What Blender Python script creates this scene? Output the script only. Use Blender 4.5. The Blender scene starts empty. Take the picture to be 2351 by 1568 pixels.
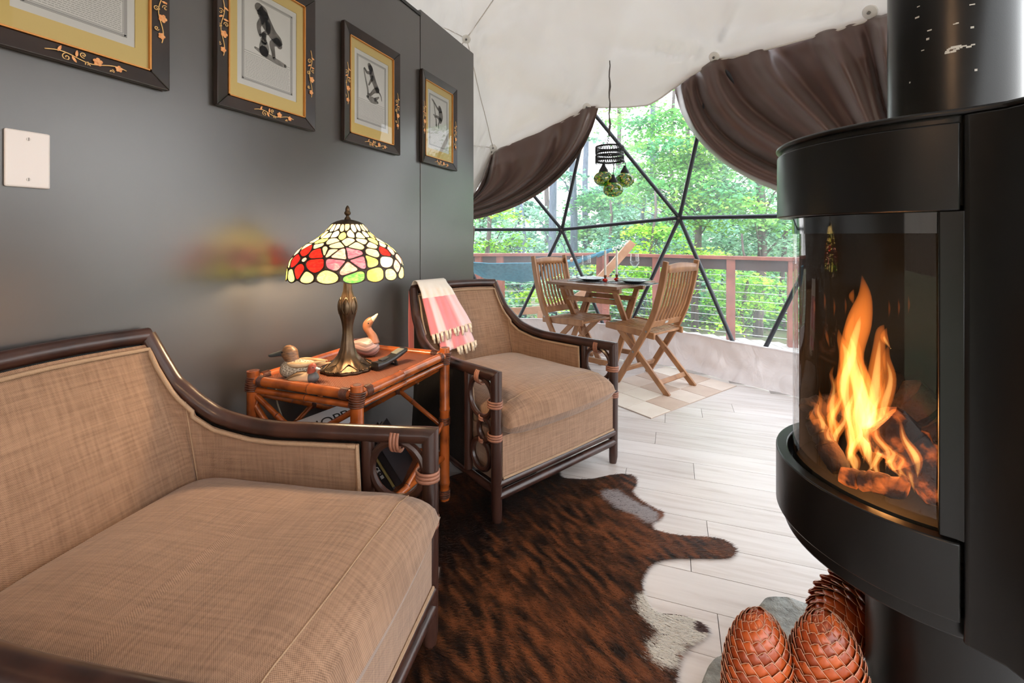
import bpy, bmesh, math, random
import numpy as np
from mathutils import Vector, Matrix, noise as mnoise

scene = bpy.context.scene
COL = scene.collection
random.seed(7)
rng = np.random.default_rng(11)
PI = math.pi
R_ = math.radians

# ------------------------------------------------------------------ camera
CAM_H = 1.10                      # eye height
YAW = math.atan(413.0 / 1045.0)   # the dark wall runs along +Y
cam_d = bpy.data.cameras.new('camera')
cam_d.sensor_width = 36.0
cam_d.lens = 36.0 * 1045.0 / 2351.0
cam_d.shift_y = -(784.0 - 541.0) / 2351.0
cam_d.clip_start = 0.02
cam_d.clip_end = 400
cam = bpy.data.objects.new('camera', cam_d)
cam.location = (0, 0, CAM_H)
cam.rotation_euler = (PI / 2, 0, YAW)
COL.objects.link(cam)
scene.camera = cam

# ------------------------------------------------------------------ light and exposure
scene.view_settings.view_transform = 'Standard'
scene.view_settings.look = 'None'
scene.view_settings.gamma = 1.0
scene.view_settings.use_curve_mapping = False
scene.view_settings.exposure = 0.25
try:
    scene.cycles.use_denoising = True
    scene.cycles.use_adaptive_sampling = True
    scene.cycles.adaptive_threshold = 0.08
    scene.cycles.adaptive_min_samples = 12
    scene.cycles.max_bounces = 7
    scene.cycles.diffuse_bounces = 3
    scene.cycles.glossy_bounces = 3
    scene.cycles.transparent_max_bounces = 12
    scene.cycles.sample_clamp_indirect = 6.0
    scene.cycles.caustics_reflective = False
    scene.cycles.caustics_refractive = False
except Exception:
    pass

SKY = 3.7
WARM_FILL = 20.0                       # glow of the added, unseen fill globe behind the viewpoint
world = bpy.data.worlds.new('sky')
scene.world = world
world.use_nodes = True
wn = world.node_tree
wn.nodes.clear()
w_out = wn.nodes.new('ShaderNodeOutputWorld')
w_bg = wn.nodes.new('ShaderNodeBackground')
w_tc = wn.nodes.new('ShaderNodeTexCoord')
w_sep = wn.nodes.new('ShaderNodeSeparateXYZ')
w_rmp = wn.nodes.new('ShaderNodeValToRGB')
w_rmp.color_ramp.elements[0].position = 0.0
w_rmp.color_ramp.elements[0].color = (0.98, 0.97, 0.95, 1)
w_rmp.color_ramp.elements[1].position = 0.9
w_rmp.color_ramp.elements[1].color = (0.80, 0.90, 1.0, 1)
wn.links.new(w_tc.outputs['Generated'], w_sep.inputs[0])
wn.links.new(w_sep.outputs['Z'], w_rmp.inputs[0])
wn.links.new(w_rmp.outputs[0], w_bg.inputs[0])
w_bg.inputs[1].default_value = SKY
wn.links.new(w_bg.outputs[0], w_out.inputs[0])

# ------------------------------------------------------------------ helpers: view geometry used to survey the place
FW = Vector((-math.sin(YAW), math.cos(YAW), 0))
RT = Vector((math.cos(YAW), math.sin(YAW), 0))
def ray(px, py):
    return FW + RT * ((px - 1175.5) / 1045.0) + Vector((0, 0, (541.0 - py) / 1045.0))
EYE = Vector((0, 0, CAM_H))
def at(px, py, D):
    return EYE + ray(px, py) * D
def onz(px, py, Z=0.0):
    r = ray(px, py)
    return EYE + r * ((Z - CAM_H) / r.z)
def cxy(x, D):                      # right / forward metres -> world xy
    p = RT * x + FW * D
    return p.x, p.y
DOME_C = Vector((-1.08, 1.30, 0.60))
DOME_R = 3.05
def onsphere(px, py, R=DOME_R):
    r = ray(px, py)
    o = EYE - DOME_C
    a = r.dot(r); b = 2 * o.dot(r); c = o.dot(o) - R * R
    return EYE + r * ((-b + math.sqrt(max(0, b * b - 4 * a * c))) / (2 * a))

# ------------------------------------------------------------------ helpers: materials
def nmat(name):
    m = bpy.data.materials.new(name)
    m.use_nodes = True
    nt = m.node_tree
    b = nt.nodes['Principled BSDF']
    return m, nt, b
def mapping(nt, scale=(1, 1, 1), coord='Object', rot=(0, 0, 0)):
    tc = nt.nodes.new('ShaderNodeTexCoord')
    mp = nt.nodes.new('ShaderNodeMapping')
    mp.inputs['Scale'].default_value = scale
    mp.inputs['Rotation'].default_value = rot
    nt.links.new(tc.outputs[coord], mp.inputs[0])
    return mp.outputs[0]
def noise_node(nt, vec, scale=5, detail=3, rough=.5, dist=0):
    n = nt.nodes.new('ShaderNodeTexNoise')
    n.inputs['Scale'].default_value = scale
    n.inputs['Detail'].default_value = detail
    n.inputs['Roughness'].default_value = rough
    n.inputs['Distortion'].default_value = dist
    if vec is not None:
        nt.links.new(vec, n.inputs['Vector'])
    return n.outputs[0]
def ramp(nt, fac, stops):
    r = nt.nodes.new('ShaderNodeValToRGB')
    els = r.color_ramp.elements
    while len(els) < len(stops):
        els.new(0.5)
    for e, (p, c) in zip(els, stops):
        e.position = p
        e.color = (c[0], c[1], c[2], 1)
    nt.links.new(fac, r.inputs[0])
    return r.outputs[0]
def mixc(nt, fac, a, b, mode='MIX'):
    m = nt.nodes.new('ShaderNodeMix')
    m.data_type = 'RGBA'
    m.blend_type = mode
    for sock, val in ((m.inputs[0], fac), (m.inputs[6], a), (m.inputs[7], b)):
        if hasattr(val, 'is_linked') or hasattr(val, 'links'):
            nt.links.new(val, sock)
        elif isinstance(val, (int, float)):
            sock.default_value = val
        else:
            sock.default_value = (val[0], val[1], val[2], 1)
    return m.outputs[2]
def math_node(nt, op, a, b=None):
    m = nt.nodes.new('ShaderNodeMath')
    m.operation = op
    for s, v in ((m.inputs[0], a), (m.inputs[1], b)):
        if v is None:
            continue
        if isinstance(v, (int, float)):
            s.default_value = v
        else:
            nt.links.new(v, s)
    return m.outputs[0]
def bump(nt, b, h, strength=.3, dist=.01):
    n = nt.nodes.new('ShaderNodeBump')
    n.inputs['Strength'].default_value = strength
    n.inputs['Distance'].default_value = dist
    nt.links.new(h, n.inputs['Height'])
    nt.links.new(n.outputs[0], b.inputs['Normal'])
def mat(name, col, rough=.5, metal=0.0, spec=.5, col2=None, nscale=8, stretch=(1, 1, 1), lo=.35, hi=.65,
        bscale=0, bstr=.2, bdist=.004, coat=0, detail=3):
    m, nt, b = nmat(name)
    b.inputs['Base Color'].default_value = (*col, 1)
    b.inputs['Roughness'].default_value = rough
    b.inputs['Metallic'].default_value = metal
    b.inputs['Specular IOR Level'].default_value = spec
    if coat:
        b.inputs['Coat Weight'].default_value = coat
        b.inputs['Coat Roughness'].default_value = .15
    if col2 is not None:
        v = mapping(nt, stretch)
        n = noise_node(nt, v, nscale, detail)
        nt.links.new(ramp(nt, n, [(lo, col), (hi, col2)]), b.inputs['Base Color'])
    if bscale:
        v = mapping(nt, stretch)
        bump(nt, b, noise_node(nt, v, bscale, 3), bstr, bdist)
    return m

# ------------------------------------------------------------------ helpers: meshes
def frames(path, closed=False):
    P = [Vector(p) for p in path]
    n = len(P)
    T = []
    for i in range(n):
        if closed:
            t = P[(i + 1) % n] - P[i - 1]
        else:
            t = P[min(i + 1, n - 1)] - P[max(i - 1, 0)]
        T.append(t.normalized() if t.length > 1e-9 else Vector((0, 0, 1)))
    up = Vector((0, 0, 1)) if abs(T[0].z) < .9 else Vector((1, 0, 0))
    nrm = (up - T[0] * up.dot(T[0])).normalized()
    out = []
    for i in range(n):
        nrm = nrm - T[i] * nrm.dot(T[i])
        nrm = nrm.normalized() if nrm.length > 1e-6 else T[i].orthogonal().normalized()
        out.append((P[i], nrm, T[i].cross(nrm)))
    return out
class MB:
    def __init__(s):
        s.v = []; s.f = []; s.uv = []; s.has_uv = False
    def add(s, vs, fs, uv=None):
        n = len(s.v)
        vs = [tuple(v) for v in vs]
        s.v += vs
        s.f += [tuple(n + i for i in f) for f in fs]
        if uv:
            s.has_uv = True
            s.uv += list(uv)
        else:
            s.uv += [(0, 0)] * len(vs)
        return s
    def box(s, c, size, M=None):
        vs = []
        for x in (-.5, .5):
            for y in (-.5, .5):
                for z in (-.5, .5):
                    p = Vector((x * size[0], y * size[1], z * size[2]))
                    if M is not None:
                        p = M @ p
                    vs.append(p + Vector(c))
        return s.add(vs, [(0, 1, 3, 2), (4, 6, 7, 5), (0, 4, 5, 1), (2, 3, 7, 6), (0, 2, 6, 4), (1, 5, 7, 3)])
    def bar(s, p, q, w, t, up=(0, 0, 1)):
        p, q = Vector(p), Vector(q)
        d = (q - p).normalized()
        up = Vector(up)
        x = d.cross(up)
        x = x.normalized() if x.length > 1e-6 else d.orthogonal().normalized()
        u = x.cross(d).normalized()
        vs = []
        for e in (p, q):
            for a, b in ((-1, -1), (1, -1), (1, 1), (-1, 1)):
                vs.append(e + x * (a * w / 2) + u * (b * t / 2))
        return s.add(vs, [(3, 2, 1, 0), (4, 5, 6, 7), (0, 1, 5, 4), (1, 2, 6, 5), (2, 3, 7, 6), (3, 0, 4, 7)])
    def tube(s, path, r, n=10, closed=False, caps=True, flat=1.0):
        fr = frames(path, closed)
        m = len(fr)
        vs = []
        for i, (p, a, b) in enumerate(fr):
            rr = r[i] if isinstance(r, (list, tuple)) else r
            for k in range(n):
                t = 2 * PI * k / n
                vs.append(p + a * (math.cos(t) * rr) + b * (math.sin(t) * rr * flat))
        fs = []
        for i in range(m if closed else m - 1):
            j = (i + 1) % m
            for k in range(n):
                l = (k + 1) % n
                fs.append((i * n + k, i * n + l, j * n + l, j * n + k))
        if caps and not closed:
            fs.append(tuple(range(n - 1, -1, -1)))
            fs.append(tuple((m - 1) * n + k for k in range(n)))
        return s.add(vs, fs)
    def lathe(s, prof, n=24, c=(0, 0, 0), caps=True, wob=None):
        vs = []
        for i, (r, z) in enumerate(prof):
            for k in range(n):
                t = 2 * PI * k / n
                rr = r * (wob(t, z) if wob else 1)
                vs.append((c[0] + rr * math.cos(t), c[1] + rr * math.sin(t), c[2] + z))
        fs = []
        for i in range(len(prof) - 1):
            for k in range(n):
                l = (k + 1) % n
                fs.append((i * n + k, i * n + l, (i + 1) * n + l, (i + 1) * n + k))
        if caps:
            if prof[0][0] > 1e-4: fs.append(tuple(range(n - 1, -1, -1)))
            if prof[-1][0] > 1e-4: fs.append(tuple((len(prof) - 1) * n + k for k in range(n)))
        return s.add(vs, fs)
    def grid(s, nu, nv, fn, uvfn=None):
        vs = []; uv = []
        for i in range(nu + 1):
            for j in range(nv + 1):
                u, v = i / nu, j / nv
                vs.append(fn(u, v))
                uv.append(uvfn(u, v) if uvfn else (u, v))
        fs = []
        for i in range(nu):
            for j in range(nv):
                a = i * (nv + 1) + j
                fs.append((a, a + nv + 1, a + nv + 2, a + 1))
        return s.add(vs, fs, uv)
    def prism(s, poly, z0, z1):
        n = len(poly)
        vs = [(p[0], p[1], z0) for p in poly] + [(p[0], p[1], z1) for p in poly]
        fs = [tuple(range(n - 1, -1, -1)), tuple(range(n, 2 * n))]
        fs += [(i, (i + 1) % n, n + (i + 1) % n, n + i) for i in range(n)]
        return s.add(vs, fs)
    def sphere(s, c, r, nu=16, nv=10):
        if isinstance(r, (int, float)): r = (r, r, r)
        prof = [(math.sin(PI * j / nv), -math.cos(PI * j / nv)) for j in range(nv + 1)]
        vs = []; fs = []
        for (q, z) in prof:
            for k in range(nu):
                t = 2 * PI * k / nu
                vs.append((c[0] + r[0] * q * math.cos(t), c[1] + r[1] * q * math.sin(t), c[2] + r[2] * z))
        for j in range(nv):
            for k in range(nu):
                l = (k + 1) % nu
                fs.append((j * nu + k, j * nu + l, (j + 1) * nu + l, (j + 1) * nu + k))
        return s.add(vs, fs)
    def ring(s, c, R, r, ax=(0, 0, 1), n=28, m=8, flat=1.0):
        ax = Vector(ax).normalized()
        a = ax.orthogonal().normalized(); b = ax.cross(a)
        c = Vector(c)
        return s.tube([c + a * (R * math.cos(2 * PI * k / n)) + b * (R * math.sin(2 * PI * k / n)) for k in range(n)], r, m, True)
    def build(s, name, m, parent=None, smooth=True, angle=40, bevel=0, subsurf=0, solid=0, weld=False):
        me = bpy.data.meshes.new(name)
        me.from_pydata(s.v, [], s.f)
        if s.has_uv:
            ul = me.uv_layers.new(name='UVMap')
            li = np.empty(len(me.loops), dtype=np.int32)
            me.loops.foreach_get('vertex_index', li)
            ul.data.foreach_set('uv', np.array(s.uv, dtype=np.float32)[li].ravel())
        if weld:
            bm = bmesh.new(); bm.from_mesh(me)
            bmesh.ops.remove_doubles(bm, verts=bm.verts, dist=1e-5)
            bmesh.ops.recalc_face_normals(bm, faces=bm.faces)
            bm.to_mesh(me); bm.free()
        if smooth:
            me.polygons.foreach_set('use_smooth', [True] * len(me.polygons))
            if angle < 180:
                me.set_sharp_from_angle(angle=R_(angle))
        me.update()
        o = bpy.data.objects.new(name, me)
        COL.objects.link(o)
        if m is not None:
            me.materials.append(m)
        if parent is not None:
            o.parent = parent
        if bevel:
            bv = o.modifiers.new('bevel', 'BEVEL'); bv.width = bevel; bv.segments = 2; bv.limit_method = 'ANGLE'
        if solid:
            so = o.modifiers.new('solid', 'SOLIDIFY'); so.thickness = solid; so.offset = 0
        if subsurf:
            ss = o.modifiers.new('sub', 'SUBSURF'); ss.levels = subsurf; ss.render_levels = subsurf
        return o
def empty(name, loc=(0, 0, 0), rz=0.0):
    o = bpy.data.objects.new(name, None)
    o.empty_display_size = .05
    COL.objects.link(o)
    o.location = loc
    o.rotation_euler = (0, 0, rz)
    return o
def tag(o, label=None, cat=None, group=None, kind=None):
    if label: o['label'] = label
    if cat: o['category'] = cat
    if group: o['group'] = group
    if kind: o['kind'] = kind
    return o
def thing(name, label, cat, loc=(0, 0, 0), rz=0.0, group=None):
    return tag(empty(name, loc, rz), label, cat, group)
def copy_tree(o, parent=None):
    c = o.copy(); COL.objects.link(c); c.parent = parent
    for ch in list(o.children): copy_tree(ch, c)
    return c
def lerp(a, b, t): return a + (b - a) * t
def interp(x, xs, ys): return float(np.interp(x, xs, ys))
def smooth_path(pts, k=6):
    P = [Vector(p) for p in pts]
    out = []
    for i in range(len(P) - 1):
        p0 = P[max(i - 1, 0)]; p1 = P[i]; p2 = P[i + 1]; p3 = P[min(i + 2, len(P) - 1)]
        for j in range(k):
            t = j / k
            out.append(.5 * ((2 * p1) + (p2 - p0) * t + (2 * p0 - 5 * p1 + 4 * p2 - p3) * t * t + (3 * p1 - p0 - 3 * p2 + p3) * t ** 3))
    out.append(P[-1])
    return out
def pcol_mesh(name, V, Fc, C, m, parent=None, tri=True):
    """mesh from numpy arrays with a per-vertex colour"""
    me = bpy.data.meshes.new(name)
    k = Fc.shape[1]
    me.vertices.add(len(V)); me.vertices.foreach_set('co', V.astype(np.float32).ravel())
    me.loops.add(Fc.size); me.loops.foreach_set('vertex_index', Fc.astype(np.int32).ravel())
    me.polygons.add(len(Fc)); me.polygons.foreach_set('loop_start', np.arange(0, Fc.size, k, dtype=np.int32))
    me.update(calc_edges=True)
    at_ = me.attributes.new('Col', 'FLOAT_COLOR', 'POINT')
    at_.data.foreach_set('color', np.c_[C, np.ones(len(C))].astype(np.float32).ravel())
    o = bpy.data.objects.new(name, me); COL.objects.link(o)
    me.materials.append(m)
    if parent is not None: o.parent = parent
    return o
def text(body, size, m, parent, M, name='lettering', extrude=.0003):
    cu = bpy.data.curves.new(name, 'FONT')
    cu.body = body; cu.size = size; cu.extrude = extrude
    cu.align_x = 'CENTER'; cu.align_y = 'CENTER'
    c = bpy.data.objects.new(name, cu); COL.objects.link(c)
    dg = bpy.context.evaluated_depsgraph_get()
    me = bpy.data.meshes.new_from_object(c.evaluated_get(dg))
    bpy.data.objects.remove(c)
    me.materials.clear(); me.materials.append(m)
    o = bpy.data.objects.new(name, me); COL.objects.link(o)
    o.parent = parent
    o.matrix_local = M
    o['kind'] = 'stuff'
    return o

# ------------------------------------------------------------------ materials
WALL_M, _nt, _b = nmat('dark grey wall paint')
_b.inputs['Roughness'].default_value = .32
_b.inputs['IOR'].default_value = 1.75
_b.inputs['Specular IOR Level'].default_value = .7
_v = mapping(_nt, (1, 1, 1))
_nt.links.new(ramp(_nt, noise_node(_nt, _v, 2.2, 4), [(.3, (.038, .032, .029)), (.7, (.050, .043, .039))]), _b.inputs['Base Color'])
bump(_nt, _b, noise_node(_nt, mapping(_nt, (1, 1, 1)), 9, 4), .12, .004)
BLACK_TRIM = mat('black trim', (.02, .02, .02), .4)

def fabric_mat(name, c1, c2, scale=170.0, amb=1.0):
    m, nt, b = nmat(name)
    b.inputs['Roughness'].default_value = .9
    b.inputs['Specular IOR Level'].default_value = .15
    b.inputs['Sheen Weight'].default_value = .25
    tc = nt.nodes.new('ShaderNodeTexCoord')
    sep = nt.nodes.new('ShaderNodeSeparateXYZ')
    nt.links.new(tc.outputs['UV'], sep.inputs[0])
    f = scale * 2 * PI
    sx = math_node(nt, 'SINE', math_node(nt, 'MULTIPLY', sep.outputs['X'], f))
    sy = math_node(nt, 'SINE', math_node(nt, 'MULTIPLY', sep.outputs['Y'], f))
    pr = math_node(nt, 'MULTIPLY', sx, sy)
    # slubs: uneven threads in both directions
    mp = nt.nodes.new('ShaderNodeMapping'); mp.inputs['Scale'].default_value = (150, 9, 1); nt.links.new(tc.outputs['UV'], mp.inputs[0])
    n1 = noise_node(nt, mp.outputs[0], 1.0, 2)
    mp2 = nt.nodes.new('ShaderNodeMapping'); mp2.inputs['Scale'].default_value = (9, 150, 1); nt.links.new(tc.outputs['UV'], mp2.inputs[0])
    n2 = noise_node(nt, mp2.outputs[0], 1.0, 2)
    slub = math_node(nt, 'ADD', n1, n2)
    val = math_node(nt, 'ADD', math_node(nt, 'MULTIPLY', pr, .22), math_node(nt, 'MULTIPLY', slub, .42))
    nt.links.new(ramp(nt, val, [(.14, c2), (.64, c1)]), b.inputs['Base Color'])
    bump(nt, b, val, .5, .0018)
    return m
FABRIC = fabric_mat('tan woven upholstery', (.39, .238, .152), (.145, .080, .048), 270.0)
PIPING = mat('tan cord piping', (.38, .25, .155), .9, bscale=300, bstr=.5)
RATTAN = mat('dark rattan', (.022, .009, .007), .30, col2=(.055, .022, .015), nscale=14, stretch=(1, 1, .15), coat=.15)
OUTER = mat('dark woven outer', (.010, .008, .007), .6, bscale=250, bstr=.5)
LASH = mat('leather lashing', (.33, .14, .085), .55, col2=(.22, .09, .055), nscale=30)
BAMBOO = mat('orange bamboo', (.42, .098, .018), .25, col2=(.085, .020, .008), nscale=11, stretch=(1, 1, 1), lo=.46, hi=.74, coat=.35)
BAMBOO_D = mat('dark bamboo binding', (.05, .017, .010), .35, col2=(.14, .04, .018), nscale=40)
TEAK = mat('teak', (.35, .165, .068), .45, col2=(.23, .10, .042), nscale=16, stretch=(1, 1, .2))
TEAK_D = mat('dark teak table', (.20, .10, .055), .4, col2=(.13, .06, .032), nscale=16, stretch=(1, .2, 1))
STOVE = mat('black stove steel', (.0045, .0045, .0045), .30, spec=.34, bscale=500, bstr=.08, bdist=.001)
STOVE_G = mat('gloss black', (.006, .006, .006), .08, spec=.6)
BRONZE = mat('antique bronze', (.13, .085, .05), .32, metal=.85, col2=(.07, .045, .028), nscale=30)
STRUT = mat('dark steel tube', (.022, .025, .034), .4)

# ================================================================== SETTING
WX = -1.48                         # face of the dark wall
# ---- floor: base slab and single planks
FLOOR_M, _nt, _b = nmat('pale washed oak plank')
_b.inputs['Roughness'].default_value = .34
_b.inputs['Specular IOR Level'].default_value = .4
_oi = _nt.nodes.new('ShaderNodeObjectInfo')
_tc = _nt.nodes.new('ShaderNodeTexCoord')
_mp = _nt.nodes.new('ShaderNodeMapping')
PLK = (RT * -.942 + FW * .334).normalized()      # plank direction
PLN = (RT * .334 + FW * .942).normalized()
_mp.inputs['Rotation'].default_value = (0, 0, -math.atan2(PLK.y, PLK.x))
_nt.links.new(_tc.outputs['Object'], _mp.inputs[0])
_vm = _nt.nodes.new('ShaderNodeVectorMath'); _vm.operation = 'MULTIPLY_ADD'
_vm.inputs[1].default_value = (1.6, 22, 1)
_nt.links.new(_mp.outputs[0], _vm.inputs[0])
_cmb = _nt.nodes.new('ShaderNodeCombineXYZ')
for _i in range(3):
    _nt.links.new(math_node(_nt, 'MULTIPLY', _oi.outputs['Random'], 57.0 + 13 * _i), _cmb.inputs[_i])
_nt.links.new(_cmb.outputs[0], _vm.inputs[2])
_g = noise_node(_nt, _vm.outputs[0], 1.5, 5, .6, .4)
_c = ramp(_nt, _g, [(.25, (.51, .43, .385)), (.5, (.64, .575, .54)), (.75, (.70, .64, .605))])
_t = ramp(_nt, _oi.outputs['Random'], [(0, (.88, .87, .86)), (1, (1.0, 1.0, 1.0))])
_nt.links.new(mixc(_nt, 1.0, _c, _t, 'MULTIPLY'), _b.inputs['Base Color'])
bump(_nt, _b, _g, .06, .003)

floor = MB()
floor.prism([(DOME_C.x + 2.96 * math.cos(2 * PI * k / 60), DOME_C.y + 2.96 * math.sin(2 * PI * k / 60)) for k in range(60)], -.10, -.016)
floor = floor.build('floor', mat('dark floor base', (.20, .16, .14), .8), smooth=False)  # dark base colour seen in the plank joints
tag(floor, 'pale washed oak plank floor inside the dome', kind='structure')
ctr = Vector((DOME_C.x, DOME_C.y, 0))
cn, cp = ctr.dot(PLN), ctr.dot(PLK)
prng = random.Random(5)
k = -24
n_pl = 0
while True:
    n0 = 1.295 + .153 * k
    k += 1
    n1 = n0 + .153
    if n0 > cn + 2.93: break
    mid = max(abs(n0 - cn), abs(n1 - cn))
    if mid > 2.9 or n0 < -1.2: continue
    hw = math.sqrt(2.93 ** 2 - mid ** 2)
    a, b_ = cp - hw, min(cp + hw, 1.95)
    a = max(a, -1.9)
    x = a
    first = True
    while x < b_ - .02:
        L = prng.uniform(.75, 1.35) if not first else prng.uniform(.2, 1.3)
        first = False
        e = min(x + L, b_)
        if b_ - e < .2: e = b_
        g = .0010
        cs = [PLK * (x + g) + PLN * (n0 + g), PLK * (e - g) + PLN * (n0 + g), PLK * (e - g) + PLN * (n1 - g), PLK * (x + g) + PLN * (n1 - g)]
        MB().prism([(c.x, c.y) for c in cs][::-1], -.016, prng.uniform(-.0004, .0002)).build('plank', FLOOR_M, floor, smooth=False)
        n_pl += 1
        x = e

# ---- dark wall
wall = empty('wall_left')
tag(wall, 'dark grey satin painted partition wall', kind='structure')
ys = 2.284
MB().box((WX - .06, (-1.4 + ys) / 2, 2.385 / 2), (.12, ys + 1.4 - .010, 2.385)).build('wall_panel', WALL_M, wall, smooth=False, bevel=.002)
MB().box((WX - .06, (ys + 2.985) / 2, 2.427 / 2), (.12, 2.985 - ys - .004, 2.427)).build('wall_panel', WALL_M, wall, smooth=False, bevel=.002)
MB().box((WX - .064, ys, 1.2), (.12, .02, 2.4)).build('seam_backing', BLACK_TRIM, wall, smooth=False)
MB().box((WX - .057, (-1.4 + ys) / 2, 2.394), (.126, ys + 1.4 - .006, .018)).build('cap_strip', BLACK_TRIM, wall, smooth=False)

# ---- dome hubs
CANVAS, _nt, _b = nmat('cream canvas')
_nt.nodes.remove(_b)
_o = _nt.nodes['Material Output']
_df = _nt.nodes.new('ShaderNodeBsdfDiffuse'); _tr = _nt.nodes.new('ShaderNodeBsdfTranslucent'); _mx = _nt.nodes.new('ShaderNodeMixShader')
_cc = ramp(_nt, noise_node(_nt, mapping(_nt), 2.0, 3), [(.3, (.72, .67, .635)), (.7, (.78, .735, .705))])
_nt.links.new(_cc, _df.inputs[0]); _nt.links.new(_cc, _tr.inputs[0])
_mx.inputs[0].default_value = .13
_nt.links.new(_df.outputs[0], _mx.inputs[1]); _nt.links.new(_tr.outputs[0], _mx.inputs[2])
_nt.links.new(_mx.outputs[0], _o.inputs[0])

def sph(az, el, R=DOME_R):
    return DOME_C + Vector((math.cos(R_(el)) * math.cos(R_(az)), math.cos(R_(el)) * math.sin(R_(az)), math.sin(R_(el)))) * R
def azel(P):
    q = P - DOME_C
    return math.degrees(math.atan2(q.y, q.x)), math.degrees(math.asin(max(-1, min(1, q.z / q.length))))
hubA, hubB = onsphere(1290, 527), onsphere(1560, 500)
hubG, hubE, hubF, hubH, hubI = onsphere(1133, 338), onsphere(1350, 243), onsphere(1643, 128), onsphere(2005, 22), onsphere(1072, 85)
hubs1 = [sph(146, 30), sph(125, 28), hubG, hubE, hubF, hubH, sph(18, 33), sph(-3, 33)]
hubs2 = [sph(140, 52), hubI, sph(80, 59), sph(50, 62), sph(20, 58), sph(-8, 55)] + [sph(a, 32) for a in (-30, -60, -90, -120, -150, -180)] + [sph(a, 58) for a in (-50, -90, -130, -170)]
hub_dirs = [((h_ - DOME_C).normalized()) for h_ in hubs1 + hubs2 + [sph(0, 90)]]
crng = random.Random(3)
hub_ph = [crng.uniform(0, 6) for _ in hub_dirs]
def canvas_pt(az, el):
    d = Vector((math.cos(R_(el)) * math.cos(R_(az)), math.cos(R_(el)) * math.sin(R_(az)), math.sin(R_(el))))
    tm = 9; cr = 0
    for hd, ph in zip(hub_dirs, hub_ph):
        th = d.angle(hd)
        tm = min(tm, th)
        if th < .55:
            e1 = hd.orthogonal().normalized(); e2 = hd.cross(e1)
            fi = math.atan2(d.dot(e2), d.dot(e1))
            rise = min(1, th / .05)
            cr -= rise * math.exp(-th / .20) * (.050 * (1 - abs(math.sin(3.5 * fi + ph))) ** 3 + .032 * (1 - abs(math.sin(5.5 * fi + 2 * ph))) ** 3)
    sag = .105 * (1 - math.exp(-(tm / .24) ** 2))
    sw = .018 * mnoise.noise(d * 4.0) + .008 * mnoise.noise(Vector((d.x * 16 + d.z * 8, d.y * 16 - d.z * 8, d.z * 3)))
    return DOME_C + d * (DOME_R - .02 - sag + cr + sw)
edge_px = [(1000, 600), (1088, 446), (1128, 362), (1141, 351), (1240, 305), (1352, 249), (1385, 246), (1440, 244), (1490, 238), (1520, 222), (1546, 203), (1590, 170),
           (1645, 141), (1800, 99), (1960, 58), (2020, 42)]
edge = [azel(onsphere(px, py, DOME_R - .04)) for px, py in edge_px]
edge = [(150, 8.0), (128, 10)] + edge + [(20, 32), (0, 32), (-20, 32), (-70, 5), (-140, 5), (-185, 5), (-210, 6)]
edge.sort(key=lambda e: -e[0])
eaz = [-e[0] for e in edge]; eel = [e[1] for e in edge]
cv = MB()
def canvas_fn(u, v):
    az = lerp(150, -210, u)
    lo = interp(-az, eaz, eel)
    return canvas_pt(az, lerp(lo, 89.0, v))
cv.grid(420, 80, canvas_fn)
ceiling = cv.build('ceiling', CANVAS, angle=180)
tag(ceiling, 'cream canvas dome liner gathered at white washers', kind='structure')
# hem along the lower edge and seam cords between hubs
hem = MB()
hem.tube([canvas_fn(u / 200 * .5, 0) for u in range(201)], .006, 6)
hem.build('hem', CANVAS, ceiling, angle=180)
def seam(P, Q, r=.004):
    a, b = (P - DOME_C).normalized(), (Q - DOME_C).normalized()
    pts = []
    for i in range(15):
        d = a.lerp(b, i / 14).normalized()
        az, el = math.degrees(math.atan2(d.y, d.x)), math.degrees(math.asin(d.z))
        p = canvas_pt(az, el)
        pts.append(p - (p - DOME_C).normalized() * .003)
    MB().tube(pts, r, 6).build('seam_cord', CANVAS, ceiling, angle=180)
for P, Q in ((hubI, hubG), (hubI, hubs1[1]), (hubG, hubs1[1]), (hubI, hubs2[2]), (hubI, hubs2[0])):
    seam(P, Q)
WASH = mat('white washer', (.86, .85, .84), .4)
BOLT = mat('steel bolt', (.30, .29, .28), .35, metal=.9)
for hb in (hubI, hubG, hubE, hubF, hubH):
    n = (DOME_C - hb).normalized()
    az, el = azel(hb)
    p = canvas_pt(az, el)
    w = MB().tube([p - n * .004, p + n * .008, p + n * .012], [.036, .036, .030], 24).build('hub_washer', WASH, ceiling)
    MB().tube([p + n * .011, p + n * .020], [.010, .008], 6).build('bolt', BOLT, w)

# ---- dome window: struts, hubs, clear vinyl panes
window = empty('window_1')
tag(window, 'dark triangulated dome window frame with clear vinyl panes', kind='structure')
def foot(az): return DOME_C + Vector((2.99 * math.cos(R_(az)), 2.99 * math.sin(R_(az)), -.60))
feet = [foot(a) for a in (124, 102.7, 81.7, 60.2, 39.5, 18)]
hubL, hubR, hubR2 = sph(113, 10.6), sph(49.5, 12), sph(28, 12)
row0 = [hubL, hubA, hubB, hubR, hubR2]
row1 = [hubs1[1], hubG, hubE + Vector((.012, 0, -.02)), hubF, hubH, hubs1[6]]
def strut(p, q): MB().tube([p, q], .0165, 10).build('strut', STRUT, window)
for i in range(4): strut(row0[i], row0[i + 1])
for i in range(5):
    strut(row0[i], row1[i]); strut(row0[i], row1[i + 1])
    strut(row0[i], feet[i]); strut(row0[i], feet[i + 1])
for hb in row0:
    n = (DOME_C - hb).normalized()
    o = MB().tube([hb - n * .02, hb + n * .016], [.032, .032], 14).build('hub_plate', STRUT, window)
    MB().tube([hb + n * .016, hb + n * .026], [.011, .009], 6).build('bolt', BOLT, o)
VINYL, _nt, _b = nmat('clear vinyl')
_nt.nodes.remove(_b)
_o = _nt.nodes['Material Output']
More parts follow.
